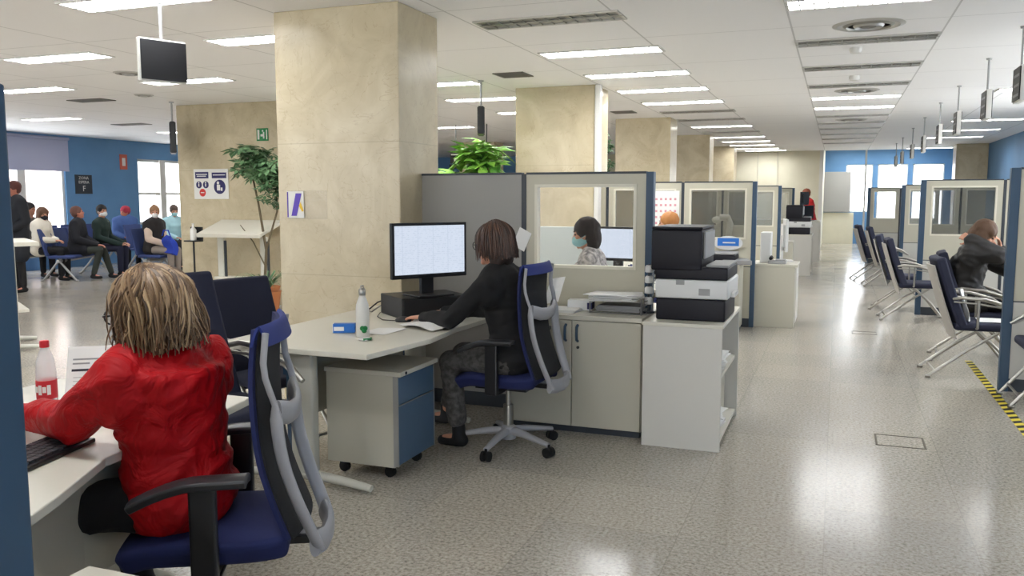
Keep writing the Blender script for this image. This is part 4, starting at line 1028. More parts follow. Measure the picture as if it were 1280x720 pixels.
# ------------------------------------------------------------------ swivel office chair (faces +x)
def back_curve(t):
    # t 0 bottom .. 1 top -> x, z of the rear frame centre line
    P = [(-.315, .41), (-.29, .48), (-.25, .59), (-.218, .71), (-.205, .84), (-.203, .97), (-.215, 1.10)]
    f = t * (len(P) - 1); i = min(int(f), len(P) - 2); u = f - i
    p0 = P[max(i - 1, 0)]; p1 = P[i]; p2 = P[i + 1]; p3 = P[min(i + 2, len(P) - 1)]
    return tuple(.5 * ((2 * p1[k]) + (-p0[k] + p2[k]) * u + (2 * p0[k] - 5 * p1[k] + 4 * p2[k] - p3[k]) * u * u + (-p0[k] + 3 * p1[k] - 3 * p2[k] + p3[k]) * u ** 3) for k in (0, 1))
def office_chair(loc, rz, label):
    r = thing('office_chair', label, 'chair', loc, rz)
    sc = lambda u, v: (lambda x, y: (x, y, .485 + .012 * math.cos(y * 5) - .045 * max(0, (x - .12) / .14) ** 2 - .02 * (abs(y) / .24) ** 4))(-.24 + .5 * u, (-.245 + .49 * v) * (1 - .12 * (2 * u - 1) ** 4))
    MB().sheet(sc, 16, 16, .075).build('seat', M['navy'], r, bevel=.02, smooth=True, seg=3)
    MB().box(-.17, .15, -.14, .14, .375, .415).box(-.3, -.1, -.04, .04, .385, .41).tube([(.02, -.22, .385), (.02, -.3, .375)], .007, 8).tube([(-.05, .1, .385), (-.05, .27, .38)], .007, 8).build('mechanism', M['black'], r, bevel=.006)
    MB().tube([(0, 0, .12), (0, 0, .26)], .03, 16).tube([(0, 0, .26), (0, 0, .38)], .015, 12).build('gas_lift', M['chrome'], r, smooth=True)
    MB().lathe([(.045, .055), (.05, .08), (.045, .13), (.03, .14)], n=20).build('hub', M['chair_grey'], r, smooth=True)
    for k in range(5):
        a = 2 * PI * k / 5 + .3; c, s = math.cos(a), math.sin(a)
        l = MB().tube([(c * .03, s * .03, .105), (c * .12, s * .12, .1), (c * .24, s * .24, .082), (c * .31, s * .31, .07)], [.03, .026, .02, .017], 10, flat=.8).build('base_leg', M['chair_grey'], r, smooth=True)
        w = MB(); q = Vector((c * .31, s * .31, .03)); t = Vector((-s, c, 0))
        w.tube([q - t * .026, q - t * .008], .029, 16).tube([q + t * .008, q + t * .026], .029, 16).tube([q, q + V(0, 0, .045)], .009, 8)
        w.build('caster', M['rubber'], l, smooth=True)
    # back: mesh panel, navy front cushion, grey frame
    def pan(off, hw, crv):
        def fn(u, v):
            x, z = back_curve(.14 + .86 * v); y = (-hw + 2 * hw * u) * (1 - .06 * v); return (x + off + crv * (2 * u - 1) ** 2, y, z)
        return fn
    MB().sheet(pan(.012, .205, .03), 12, 20, .006).build('back_mesh', M['mesh_dark'], r, smooth=True)
    MB().sheet(pan(.026, .212, .035), 12, 20, .014).build('backrest', M['navy'], r, smooth=True)
    tx, tz = back_curve(1.0)
    MB().sheet(lambda u, v: (tx + .03 - .052 * v + .035 * (2 * u - 1) ** 2, (-.205 + .41 * u), tz - .05 + .06 * math.sin(v * PI) + .035 * (1 - (2 * u - 1) ** 2) * 0), 12, 8, .008).build('back_top_fold', mat_navy_light, r, smooth=True)
    f = MB()
    for s in (1, -1):
        pts = []; rr = []
        for i in range(19):
            t = i / 18 * .98; x, z = back_curve(t); wdt = .135 + .06 * min(1, t / .62) ** .8
            pts.append((x - .012 + (.03 if t > .72 else 0) * min(1, (t - .72) * 8), s * (wdt + (.012 if t > .72 else 0)), z)); rr.append(.021 if t < .68 else .011)
        f.tube(pts, [q * 1.15 for q in rr], 12, flat=.5)
    f.build('back_frame', M['chair_grey'], r, smooth=True)
    x, z = back_curve(.66)
    MB().tube([(x - .01, -.18, z + .015), (x - .035, -.09, z - .01), (x - .042, 0, z - .018), (x - .035, .09, z - .01), (x - .01, .18, z + .015)], .017, 12, flat=2.1).build('cross_bar', M['chair_grey'], r, smooth=True)
    MB().tube([(-.315, -.145, .425), (-.335, -.08, .415), (-.34, 0, .412), (-.335, .08, .415), (-.315, .145, .425)], .02, 12, flat=2.0).tube([(-.33, 0, .40), (-.2, 0, .395)], .022, 10).build('lower_bar', M['chair_grey'], r, smooth=True)
    for s in (1, -1):
        a = MB().box(-.06, .015, s * .29 - .018, s * .29 + .018, .38, .67).box(-.05, .01, min(s * .12, s * .295), max(s * .12, s * .295), .378, .4).build('arm_post', M['black'], r, bevel=.008)
        MB().sheet(lambda u, v: (-.15 + .33 * u, s * .29 - .042 + .084 * v, .70 - .055 * max(0, (u - .45) / .55) ** 1.6 - .01 * u - .008 * (2 * v - 1) ** 2), 14, 6, .026).build('armrest', M['armpad'], a, bevel=.006, smooth=True)
    return r
mat_navy_light = mat('bright_navy_trim', rgb(32, 48, 116), .8, bump=.2, bscale=400)
M['armpad'] = mat('black_arm_pad', rgb(40, 41, 44), .35)
office_chair((-1.80, 2.10, 0), math.radians(208), 'navy swivel chair in the foreground occupied by the woman in red')
office_chair((-1.78, 4.60, 0), math.radians(178), 'swivel chair with grey frame and dark mesh back under the clerk in black')

# ------------------------------------------------------------------ visitor chair (faces +x)
def visitor_chair(loc, rz, label, group, shell='shell_grey'):
    r = thing('visitor_chair', label, 'chair', loc, rz, group)
    MB().box(-.2, .25, -.23, .23, .40, .465).build('seat', M['navy_dark'], r, bevel=.028, seg=4)
    def bk(off, hw, z0, z1):
        return lambda u, v: (-.17 - .19 * v - .03 * v * (1 - v) + off + .02 * (2 * u - 1) ** 2, (-hw + 2 * hw * u) * (1 - .05 * v), z0 + (z1 - z0) * v)
    MB().sheet(bk(.055, .225, .44, 1.0), 10, 12, .075).build('backrest', M['navy_dark'], r, bevel=.018, smooth=True, seg=3)
    MB().sheet(bk(-.022, .215, .33, .93), 10, 12, .012).build('back_shell', M[shell], r, bevel=.004, smooth=True)
    for s in (1, -1):
        y = s * .225
        MB().tube([(.14, y * .9, .40), (-.1, y, .24), (-.38, y, .018), (-.40, y, .014), (-.36, y, .014)], .0125, 10).tube([(-.02, y * .9, .40), (.16, y, .22), (.32, y, .018), (.34, y, .014), (.30, y, .014)], .0125, 10).build('leg', M['chrome'], r, smooth=True)
        y2 = s * .262
        MB().tube([(-.22, y * .98, .66), (-.16, y2, .675), (.0, y2, .665), (.16, y2, .62), (.27, y2, .54)], [.012, .014, .016, .015, .012], 10).tube([(-.04, y2, .665), (-.04, y2, .43), (-.04, y * .8, .41)], .011, 10).tube([(-.22, y * .98, .635), (-.05, y2, .63), (.14, y2, .60), (.25, y2, .54)], .007, 8).build('armrest', M['chrome'], r, smooth=True)
    MB().tube([(-.33, -.225, .058), (-.33, .225, .058)], .009, 8).tube([(.27, -.225, .085), (.27, .225, .085)], .009, 8).build('crossbar', M['chrome'], r, smooth=True)
    return r
g = 'navy visitor chairs along the right aisle'
vc = visitor_chair((1.12, 7.92, 0), math.radians(3), 'nearest navy visitor chair of the right aisle with white paper on it', g)
dup(vc, (1.24, 8.68, 0), math.radians(-4), 'navy visitor chair under the person in the black jacket', g)
dup(vc, (.92, 11.35, 0), math.radians(2), 'navy visitor chair of the right aisle, first behind the occupied one', g)
dup(vc, (.86, 12.35, 0), math.radians(-6), 'navy visitor chair of the right aisle, second behind the occupied one', g)
dup(vc, (.84, 15.6, 0), math.radians(4), 'navy visitor chair of the right aisle, third behind the occupied one', g)
dup(vc, (.68, 16.6, 0), math.radians(8), 'farthest navy visitor chair of the right aisle', g)
dup(vc, (1.52, 6.97, 0), math.radians(180), 'navy chair cut by the right edge of the photo', g)
g2 = 'dark visitor chairs on the left side of the desks'
visitor_chair((-3.1, 4.12, 0), math.radians(-16), 'empty dark navy visitor chair beside the nearest marble column', g2, 'navy_dark')
visitor_chair((-2.67, 3.16, 0), math.radians(-10), 'dark visitor chair hidden behind the head of the woman in red', g2, 'navy_dark').scale = (1, 1, 1.12)
o = MB().sheet(lambda u, v: (1.0 + .02 * math.sin(v * 9) + .1 * v * v * 0, 7.72 + .12 * u, .5 + .3 * v), 4, 10, .004)
o = MB().sheet(lambda u, v: (.98 + .06 * (1 - v) + .015 * math.sin(u * 6 + v * 5), 7.74 + .14 * u, .474 + .26 * v), 6, 10, .003).build('paper_sheet', M['paper'], smooth=True); tag(o, 'crumpled white paper leaning on the nearest right aisle chair', 'paper')
sheet_paper('paper_sheet', [(1.12, 7.78), (1.36, 7.76), (1.38, 7.98), (1.12, 8.0)], .468, 'flat white paper on the seat of the nearest right aisle chair', .006)
o = MB().box(.86, 1.1, 10.15, 10.45, .0, .3).build('waste_bin', M['blue_front'], bevel=.01); o.location = (.2, 1.75, 0); tag(o, 'slate blue box standing under the empty right aisle chairs', 'bin')

# ------------------------------------------------------------------ tall writing tables
def tall_table(loc, rz, label, w=1.0, d=.55, h=1.02, tilt=0.0):
    r = thing('writing_table', label, 'table', loc, rz, 'tall cream writing tables')
    MB().box(-w / 2, w / 2, 0, d, -.04, 0, T3((0, 0, h), rx=tilt)).box(-w / 2, w / 2, -.01, .005, -.045, .01, T3((0, 0, h), rx=tilt)).build('table_top', M['desk'], r, bevel=.004)
    for s in (-1, 1):
        x = s * (w / 2 - .16); y = d * .55
        l = MB().box(x - .05, x + .05, y - .03, y + .03, .04, h - .04).build('leg', M['desk_metal'], r, bevel=.01)
        MB().box(x + .05, x + .075, y - .015, y + .015, .08, h - .1).build('cable_strip', M['dark_trim'], l)
        MB().tube([(x, y - .26, .025), (x, y, .045), (x, y + .26, .025)], [.022, .034, .022], 10, flat=.8).build('foot', M['desk_metal'], l, smooth=True)
    MB().box(-w / 2 + .1, w / 2 - .1, d * .55 - .1, d * .55 + .12, .38, .41).build('shelf', M['desk'], r, bevel=.003)
    return r
tall_table((-7.47, 9.08, 0), 0, 'tall cream writing table against the broad marble column', 1.02, .55, 1.0, .33)
tall_table((-7.78, 5.79, 0), math.radians(-32), 'tall cream writing table at the left edge of the photo', .95, .5, 1.06)
r = thing('sanitizer_stand', 'black floor stand holding a dispenser beside the writing table', 'stand', (-8.22, 9.3, 0))
MB().lathe([(.14, 0), (.14, .012), (.02, .02)]).tube([(0, 0, .01), (0, 0, .95)], .014, 10).build('pole', M['black'], r, smooth=True)
MB().box(-.1, .1, -.08, .08, .88, .9).box(-.1, .1, .06, .08, .9, 1.08).build('holder', M['black'], r, bevel=.004)
MB().lathe([(.04, .9), (.042, .92), (.042, 1.04), (.015, 1.08), (.015, 1.12), (.022, 1.13)], n=16).build('dispenser', M['pet_w'] if 'pet_w' in M else M['white_paint'], r, smooth=True)

# ------------------------------------------------------------------ waiting seats: beam benches facing +x
def bench(loc, rz, n, label):
    r = thing('waiting_bench', label, 'bench', loc, rz, 'rows of waiting seats')
    L = n * .58
    MB().tube([(-.02, 0, .36), (-.02, L, .36)], .03, 8).build('beam', M['steel'], r)
    for i in range(n):
        y = .29 + i * .58
        MB().box(-.22, .24, y - .24, y + .24, .4, .455).build('seat', M['seat_blue'], r, bevel=.02, seg=3)
        MB().sheet(lambda u, v: (-.22 - .12 * v, y - .24 + .48 * u, .45 + .48 * v), 6, 8, .035).build('backrest', M['seat_blue'], r, bevel=.012, smooth=True)
        MB().box(-.04, .0, y - .2, y + .2, .38, .405).build('bracket', M['steel'], r)
    for y in (.05, L - .05):
        MB().tube([(-.02, y, .37), (-.3, y, .015), (-.34, y, .012)], .02, 8).tube([(-.02, y, .37), (.26, y, .015), (.3, y, .012)], .02, 8).build('leg', M['steel'], r, smooth=True)
    return r
M['seat_blue'] = mat('blue_waiting_seat', rgb(46, 62, 112), .7)
bench((-12.8, 11.1, 0), math.radians(26), 3, 'blue waiting bench with the person in the long black coat')
bench((-14.3, 10.6, 0), math.radians(4), 6, 'blue waiting bench nearest the left windows')
bench((-11.5, 11.8, 0), math.radians(8), 1, 'blue waiting bench under the woman in the dark vest')
bench((-13.3, 13.4, 0), math.radians(4), 4, 'blue waiting bench in front of the second left window')
bench((-13.2, 8.9, 0), math.radians(8), 3, 'blue waiting bench by the woman in the white coat')

# ------------------------------------------------------------------ plants
def leafy(b, c, rnd, size, n=7, droop=.4):
    a0 = rnd.uniform(0, 6)
    tilt = T3(c, rx=rnd.uniform(-.6, .6), ry=rnd.uniform(-.6, .6), rz=a0)
    for i in range(n):
        a = 2 * PI * i / n; d = V(math.cos(a), math.sin(a), 0); s = V(-math.sin(a), math.cos(a), 0)
        L = size * rnd.uniform(.8, 1.1); W = L * .2
        p = [d * L * .12, d * L * .5 + s * W - V(0, 0, droop * L * .15), d * L - V(0, 0, droop * L * .6), d * L * .5 - s * W - V(0, 0, droop * L * .15), d * L * .5 - V(0, 0, droop * L * .05)]
        b.add(p, [(0, 1, 4), (1, 2, 4), (2, 3, 4), (3, 0, 4)], tilt)
def plant(loc, label, blobs, trunk, leaf, nleaf, size, pot=True, seed=1):
    r = thing('potted_plant', label, 'plant', loc); rnd = random.Random(seed)
    b = MB()
    for (c, R, wgt) in blobs:
        for i in range(int(nleaf * wgt)):
            while True:
                q = V(rnd.uniform(-1, 1), rnd.uniform(-1, 1), rnd.uniform(-1, 1))
                if q.length < 1: break
            leafy(b, V(c[0] + q.x * R[0], c[1] + q.y * R[1], c[2] + q.z * R[2]), rnd, size * rnd.uniform(.7, 1.2))
    b.build('foliage', M[leaf], r)
    t = MB()
    for path, rad in trunk: t.tube(path, rad, 8)
    t.build('trunk', M['stem'], r, smooth=True)
    if pot:
        MB().lathe([(.15, 0), (.2, .3), (.21, .32), (.19, .32), (.17, .26)], n=24).build('pot', M['terracotta'], r, smooth=True)
    return r
plant((-7.0, 9.2, 0), 'tall umbrella plant drooping from behind the nearest marble column', [((-.12, 0, 2.06), (.26, .25, .12), .3), ((.02, 0, 1.84), (.46, .3, .14), .6), ((.26, 0, 1.56), (.24, .25, .24), .4)],
      [([(0, 0, .25), (.05, 0, .8), (-.05, 0, 1.4), (-.2, 0, 2.05)], [.02, .018, .014, .008]), ([(.05, 0, .8), (.2, .05, 1.3), (.2, .05, 1.8)], [.014, .012, .008]), ([(.02, 0, .6), (-.15, 0, .9), (-.35, .0, 1.12)], [.01, .008, .005])], 'leaf', 130, .15)
b = MB(); rnd = random.Random(5)
for i in range(60):
    a = rnd.uniform(0, 6.28); L = rnd.uniform(.35, .7); w = .012; d = V(math.cos(a), math.sin(a), 0); s = V(-d.y, d.x, 0)
    pts = [V(0, 0, .3) + d * L * t * .75 + V(0, 0, L * (1.3 * t - 1.1 * t * t)) for t in (0, .25, .5, .75, 1)]
    for k in range(4):
        w0 = w * (1 - k / 4.2); w1 = w * (1 - (k + 1) / 4.2)
        b.add([pts[k] - s * w0, pts[k] + s * w0, pts[k + 1] + s * w1, pts[k + 1] - s * w1], [(0, 1, 2, 3)])
r = thing('potted_plant', 'low grassy plant at the foot of the umbrella plant', 'plant', (-6.62, 8.75, 0)); b.build('foliage', M['leaf'], r); MB().lathe([(.13, 0), (.17, .3), (.18, .32), (.16, .32), (.14, .27)], n=24).build('pot', M['terracotta'], r, smooth=True)
plant((-3.95, 9.2, 0), 'bright green leafy plant showing above the partition beside the second column', [((.06, 0, 2.0), (.2, .2, .14), .4), ((.0, 0, 1.78), (.32, .25, .2), .6)], [([(0, 0, .25), (.03, 0, 1.0), (0, 0, 1.95)], [.025, .02, .01]), ([(.03, 0, 1.0), (.15, 0, 1.9)], [.014, .008])], 'leaf_bright', 42, .27, seed=3)
plant((-3.1, 11.4, 0), 'thin climbing plant against the far side of the second column', [((.1, 0, 1.9), (.1, .1, .5), .5)], [([(.05, 0, .25), (.1, 0, 1.2), (.1, 0, 2.3)], [.015, .012, .006])], 'leaf', 120, .09, seed=8)

# ------------------------------------------------------------------ foreground bottle and notice
r = thing('soda_bottle', 'clear plastic bottle with red cap and red label on the foreground desk', 'bottle', (-2.63, 2.2, .736))
MB().lathe([(.028, 0), (.034, .008), (.034, .11), (.033, .14), (.03, .165), (.018, .2), (.0135, .208), (.0135, .222)], n=28).build('body', M['pet'], r, smooth=True)
MB().lathe([(.0347, .028), (.0347, .095)], n=28).build('label_band', M['bottle_red'], r, smooth=True)
b = MB()
for z, t, s in ((.075, 'CO', .03), (.05, 'CO', .026)): pass
for k in range(5):
    a = -2.2 + k * .42
    b.box(-.006, .006, -.0005, .0005, .045 + .008 * (k % 2), .08 - .006 * (k % 2), Matrix.Translation((.0353 * math.cos(a), .0353 * math.sin(a), 0)) @ Matrix.Rotation(a + PI / 2, 4, 'Z'))
b.build('label_script', M['paper'], r)
MB().lathe([(.0155, .212), (.016, .216), (.016, .232), (.014, .236)], n=24).build('cap', M['bottle_red'], r, smooth=True)
r = thing('notice_sheet', 'white printed notice propped on the foreground desk behind the bottle', 'notice', (-2.62, 2.38, .736))
Tn = T3((0, 0, .004), rz=math.radians(35)) @ Matrix.Rotation(math.radians(-28), 4, 'X')
MB().box(-.09, .09, -.0015, 0, 0, .19, Tn).build('sheet', M['paper'], r)
b = MB(); b.box(-.07, .03, -.0025, -.0016, .135, .141, Tn).box(-.07, -.01, -.0025, -.0016, .118, .124, Tn)
for i in range(4): b.box(-.065, .045 - .01 * i, -.0025, -.0016, .065 - i * .015, .0665 - i * .015, Tn)
b.build('fine_print', M['printer_grey'], r)
MB().box(-.072, .06, -.0026, -.0016, .09, .099, Tn).build('bold_line', M['ink'], r)
MB().tube([(0, .07, .002), (0, .0, .002), (0, .03, .09)], .003, 6, T3((0, 0, 0), rz=math.radians(35))).build('prop', M['steel'], r, smooth=True)
r = thing('eyeglasses', 'red framed reading glasses on the desk by the red sleeve', 'glasses', (-2.72, 2.04, .752), .5)
b = MB()
for s in (-1, 1): b.tube([(s * .034 + .026 * math.cos(a), 0, .002 + .018 * math.sin(a)) for a in [2 * PI * q / 16 for q in range(17)]], .003, 6); b.tube([(s * .062, 0, .008), (s * .064, .06, .004), (s * .05, .13, -.008)], .0025, 6)
b.tube([(-.01, 0, .006), (0, 0, .01), (.01, 0, .006)], .002, 6); b.build('frame', M['bottle_red'], r, smooth=True)
sheet_paper('paper_sheet', [(-2.62, 1.45), (-2.3, 1.4), (-2.26, 1.62), (-2.58, 1.68)], .737, 'white paper on the foreground desk beyond the keyboard', .0)

# ------------------------------------------------------------------ people
def D(a): return math.radians(a)
HM_blond = hair_mat('ash_blond_hair', rgb(66, 48, 34), rgb(122, 95, 68), rgb(188, 160, 124)); HB_blond = mat('ash_blond_hair_base', rgb(84, 62, 44), .7)
HM_brown = hair_mat('dark_brown_hair', rgb(32, 20, 15), rgb(62, 40, 30), rgb(98, 66, 48)); HB_brown = mat('dark_brown_hair_base', rgb(48, 32, 25), .6)
red = mat('red_windbreaker', rgb(184, 6, 18), .6, var=rgb(170, 5, 15), vscale=5, bump=.7, bscale=9, spec=.25)
for nd in red.node_tree.nodes:
    if nd.type == 'BUMP': nd.inputs['Distance'].default_value = .035
    if nd.type == 'TEX_NOISE' and abs(nd.inputs['Scale'].default_value - 9) < .01: nd.inputs['Distortion'].default_value = 1.2; nd.inputs['Roughness'].default_value = .55
blackc = mat('black_cardigan', rgb(15, 15, 17), .9); trou = mat('dark_trousers', rgb(24, 23, 26), .9); grey_tr = mat('charcoal_checked_trousers', rgb(64, 62, 60), .9, var=rgb(96, 94, 92), vscale=40)
# woman in red: faces -x, leaning over the desk
J = sit(hip=V(.08, .02, .57), chest=V(.1, .03, .86), neck=V(.12, .05, 1.01), head=V(.135, .07, 1.135), yaw=14, pitch=10,
        shL=V(.13, .205, .96), shR=V(.10, -.14, .96), elL=V(.29, .21, .825), elR=V(.3, -.24, .8), haL=V(.64, .13, .795), haR=V(.56, -.12, .775), hdL=V(1, -.2, -.12), hdR=V(1, .2, -.1), curlL=.5,
        knL=V(.38, .25, .55), knR=V(.44, -.08, .54), anL=V(.3, .24, .09), anR=V(.38, -.1, .09))
person('woman in a red hooded jacket seated with her back to us at the foreground desk', (-1.79, 2.04, 0), PI, J,
       dict(vox=.009, bvox=.006, g=.032, w=1.05, k=1.12, slv=.95, fore=.35, cuff=.96, top=red, legs=trou, hood=True, fold=.012, fx=6.0, fz=11, seed=2, topname='red_jacket', hair='swept', hairmat=HM_blond, hairmat2=HB_blond, strands=(1300, .14, 2.2, 4), face=1.2, mask=M['mask_blue'], glasses=True))
# clerk in black
J = sit(hip=V(-.02, 0, .57), chest=V(.05, 0, .9), neck=V(.09, 0, 1.06), head=V(.13, 0, 1.205), yaw=4, pitch=6,
        shL=V(.07, .17, 1.0), shR=V(.07, -.17, 1.0), elL=V(.27, .25, .79), elR=V(.3, -.2, .8), haL=V(.53, .13, .775), haR=V(.55, -.12, .775), hdL=V(1, -.25, -.08), hdR=V(1, .1, -.05),
        knL=V(.37, .1, .52), knR=V(.45, -.17, .52), anL=V(.33, .07, .09), anR=V(.68, -.33, .09), curlL=.35, curlR=.6)
person('clerk in a black cardigan and grey trousers typing at the desk with the big monitor', (-1.72, 4.52, 0), D(172), J,
       dict(vox=.009, bvox=.006, g=.02, w=.95, top=blackc, topname='cardigan', legs=grey_tr, fold=.006, seed=5, hair='swept', hairmat=HM_brown, hairmat2=HB_brown, strands=(800, .105, .5, 9), face=1.3, glasses=True, leg=.8, hem=.06, cuff=.96))
# masked clerk behind the glass
J = sit(head=V(.1, 0, 1.195), neck=V(.06, 0, 1.05), yaw=10, pitch=8, elL=V(.25, .2, .8), elR=V(.25, -.2, .8), haL=V(.5, .1, .78), haR=V(.5, -.1, .78))
person('dark-haired clerk in a pale patterned top and blue mask behind the glazed partition', (-1.73, 6.42, 0), D(184), J,
       dict(vox=.012, top=mat('pale_patterned_top', rgb(208, 202, 196), .9, var=rgb(120, 116, 116), vscale=30), topname='top', legs=trou, hair='swept', hairmat=mat('near_black_hair', rgb(30, 19, 15), .6, spec=.15), mask=M['mask_blue']))
visitor = lambda *a, **k: person(*a, **k)
J = sit(head=V(.06, 0, 1.2), yaw=0)
person('person with ginger hair barely showing above the large printer', (-1.62, 9.08, 0), D(178), J, dict(vox=.014, top=blackc, legs=trou, hair='short', hairmat=mat('ginger_hair', rgb(178, 118, 62), .6)))
office_chair((-1.68, 6.42, 0), D(184), 'swivel chair of the masked clerk behind the glass').scale = (1, 1, .86); office_chair((-1.58, 9.05, 0), D(178), 'swivel chair of the ginger-haired person').scale = (1, 1, .86)
# person on the right, elbows up, head down on the hands
J = sit(hip=V(-.02, 0, .56), chest=V(.02, 0, .86), neck=V(.08, -.0, 1.01), head=V(.13, -.02, 1.15), yaw=-4, pitch=32,
        shL=V(.05, .18, .98), shR=V(.04, -.18, .99), elL=V(.34, .1, .84), elR=V(.24, -.25, .98), haL=V(.27, .04, 1.0), haR=V(.02, -.15, 1.1), hdL=V(-.1, -.2, .9), hdR=V(-.5, .7, .35), hnL=V(.9, .2, .2), hnR=V(-.2, -.9, .3), curlL=.6, curlR=.5)
person('person in a black jacket with brown hair resting the head on the hands, right side', (1.11, 8.66, 0), D(-4), J,
       dict(vox=.011, bvox=.008, g=.046, w=1.1, k=1.1, top=mat('black_padded_jacket', rgb(30, 28, 28), .6), legs=trou, fold=.008, seed=7, hair='bob', hairmat=mat('chestnut_hair', rgb(84, 58, 38), .6), coat=.25))
# person in red standing far away
J = stand(chest=V(.04, 0, 1.28), neck=V(.08, 0, 1.42), head=V(.12, 0, 1.57), shL=V(.06, .19, 1.38), shR=V(.06, -.19, 1.38), haL=V(.35, .15, 1.0), haR=V(.35, -.15, 1.0), elL=V(.08, .24, 1.1), elR=V(.08, -.24, 1.1), hdL=V(1, 0, -.3), hdR=V(1, 0, -.3))
person('person in a red coat standing at the far end of the left row', (-.62, 22.2, 0), D(200), J, dict(vox=.015, g=.03, top=mat('red_coat', rgb(196, 26, 26), .7), legs=trou, hair='short', hairmat=mat('auburn', rgb(150, 84, 58), .7), coat=.4))
# waiting area
coat_black = mat('black_wool_coat', rgb(26, 27, 34), .9); green_dk = mat('dark_green_jacket', rgb(30, 48, 44), .9)
J = sit(head=V(.05, 0, 1.2), yaw=20, pitch=-12, haL=V(.35, .05, .62), haR=V(.35, -.05, .62), anL=V(.55, .12, .09), anR=V(.3, -.08, .09))
person('seated person in a long black coat with a reddish face, waiting area', (-12.95, 11.62, 0), D(30), J, dict(vox=.014, g=.035, w=1.1, k=1.15, top=coat_black, legs=mat('olive_trousers', rgb(52, 56, 50), .9), skin=M['skin_red'], hair='short', hairmat=mat('grey_red_hair', rgb(96, 62, 52), .7), collar=True, coat=.35))
J = sit(head=V(.07, 0, 1.22), yaw=-25, haL=V(.4, .1, .62), haR=V(.45, -.1, .6))
person('seated masked person in dark green beside the long black coat', (-13.05, 12.25, 0), D(20), J, dict(vox=.014, g=.03, top=green_dk, legs=mat('navy_trousers', rgb(38, 40, 62), .9), hair='short', hairmat=mat('black_hair', rgb(26, 24, 26), .7), mask=M['mask_white']))
J = sit(head=V(.08, 0, 1.18), yaw=-30, pitch=8, haL=V(.28, .05, .72), haR=V(.28, -.05, .72))
person('seated woman in a white coat and black mask by the left window', (-13.35, 11.2, 0), D(20), J, dict(vox=.014, g=.035, top=mat('white_wool_coat', rgb(226, 218, 202), .9), legs=trou, hair='bob', hairmat=mat('brown_hair', rgb(96, 66, 46), .7), mask=M['mask_black']))
J = sit(head=V(.06, 0, 1.26), yaw=10)
person('dark-haired person seated behind the woman in the white coat', (-14.2, 11.7, 0), D(0), J, dict(vox=.016, g=.03, top=mat('grey_brown_coat', rgb(88, 82, 76), .9), legs=trou, skin=M['skin_dark'], hair='bun', hairmat=mat('black_hair_2', rgb(34, 28, 28), .7)))
J = sit(head=V(.06, 0, 1.16), yaw=30, hip=V(0, 0, .54))
person('grey-haired person seated at the left window beside the table', (-14.25, 11.0, 0), D(-10), J, dict(vox=.016, g=.03, top=mat('grey_checked_coat', rgb(110, 112, 122), .9, var=rgb(60, 60, 66), vscale=20), legs=trou, skin=M['skin_dark'], hair='bob', hairmat=mat('grey_hair', rgb(140, 132, 128), .7)))
J = sit(head=V(.06, 0, 1.21), yaw=-52, pitch=2, haL=V(.34, .04, .64), haR=V(.36, -.04, .62), hdL=V(1, -.2, -.2))
person('seated woman in a dark vest, cream sleeves and white mask', (-11.62, 12.1, 0), D(8), J, dict(vox=.013, g=.025, w=1.12, k=1.2, top=mat('cream_knit', rgb(212, 190, 172), .9), vest=mat('dark_vest', rgb(40, 36, 36), .9), legs=mat('beige_grey_trousers', rgb(150, 138, 128), .9), hair='bun', hairmat=mat('light_brown_hair', rgb(150, 112, 80), .7), mask=M['mask_white'], collar=False))
o = MB().sheet(lambda u, v: (-11.3 + .3 * u, 12.0 - .1 * u + .03 * math.sin(6 * v), .5 + .32 * v - .06 * abs(2 * u - 1) * v), 8, 8, .1).tube([(-11.28, 11.97, .8), (-11.22, 11.95, .9), (-11.1, 11.93, .9), (-11.04, 11.92, .78)], .012, 8).build('shoulder_bag', mat('bright_blue_cloth', rgb(36, 66, 176), .8), bevel=.02, smooth=True); tag(o, 'bright blue bag on the lap of the woman with cream sleeves', 'bag')
J = sit(head=V(.08, 0, 1.2), yaw=-15, pitch=14)
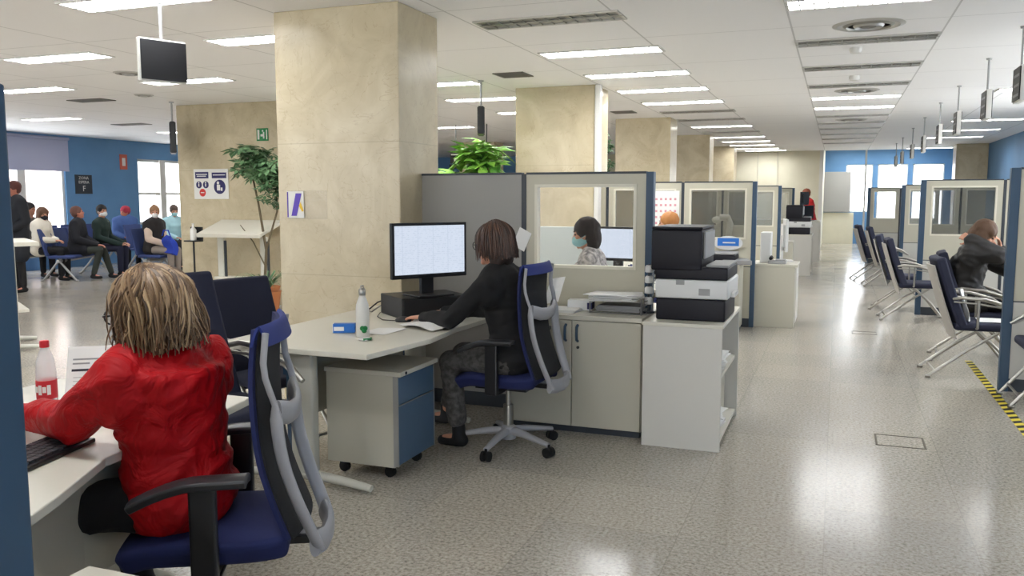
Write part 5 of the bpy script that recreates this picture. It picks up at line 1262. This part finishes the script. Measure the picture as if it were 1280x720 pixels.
person('seated man in a pale blue shirt by the second left window', (-13.0, 14.1, 0), D(-15), J, dict(vox=.014, g=.025, top=mat('pale_blue_shirt', rgb(164, 202, 210), .9), legs=trou, hair='short', hairmat=mat('dark_brown_short_hair', rgb(74, 58, 50), .7), mask=M['mask_blue']))
J = sit(head=V(.06, 0, 1.17), yaw=-70)
person('person in a red and blue knitted hat and blue coat at the back', (-14.1, 13.9, 0), D(-25), J, dict(vox=.015, g=.035, top=mat('mid_blue_coat', rgb(70, 96, 150), .9), legs=trou, hair='cap', hairmat=mat('red_knit', rgb(166, 46, 66), .8), skin=M['skin_red']))
J = stand(head=V(.03, 0, 1.61), elR=V(-.02, -.27, 1.12), elL=V(-.02, .27, 1.12), haR=V(.2, -.2, .98), haL=V(.2, .2, .98), hdR=V(1, .2, 0), hdL=V(1, -.2, 0))
person('person in a long dark coat standing at the left edge by the tall table', (-11.95, 9.65, 0), D(250), J, dict(vox=.015, g=.04, w=1.15, k=1.2, top=mat('charcoal_coat', rgb(38, 40, 46), .9), legs=trou, skin=M['skin_red'], hair='short', hairmat=mat('reddish_hair', rgb(92, 48, 42), .7), coat=.8))

# ------------------------------------------------------------------ camera, daylight
F = 1060.0; th = math.atan(113 / F); ph = math.atan(407 / (F / math.cos(th)))
rv = Vector((math.cos(ph), math.sin(ph), 0)); fw = Vector((-math.sin(ph) * math.cos(th), math.cos(ph) * math.cos(th), -math.sin(th))); uv = rv.cross(fw)
cam = bpy.data.cameras.new('camera'); co = bpy.data.objects.new('camera', cam); col.objects.link(co)
cam.sensor_width = 36; cam.lens = F / 1280 * 36; cam.clip_start = .02
m4 = Matrix((rv, uv, -fw)).transposed().to_4x4(); m4.translation = (0, 0, 1.48); co.matrix_world = m4
scn.camera = co
w = bpy.data.worlds.new('sky'); scn.world = w; w.use_nodes = True
bg = w.node_tree.nodes['Background']; bg.inputs[0].default_value = (.92, .96, 1, 1); bg.inputs[1].default_value = 2.5
scn.view_settings.view_transform = 'Standard'; scn.view_settings.look = 'None'; scn.view_settings.gamma = 1; scn.view_settings.use_curve_mapping = False
scn.view_settings.exposure = 1.45
scn.cycles.use_denoising = True; scn.cycles.max_bounces = 8; scn.cycles.diffuse_bounces = 4; scn.cycles.transparent_max_bounces = 12
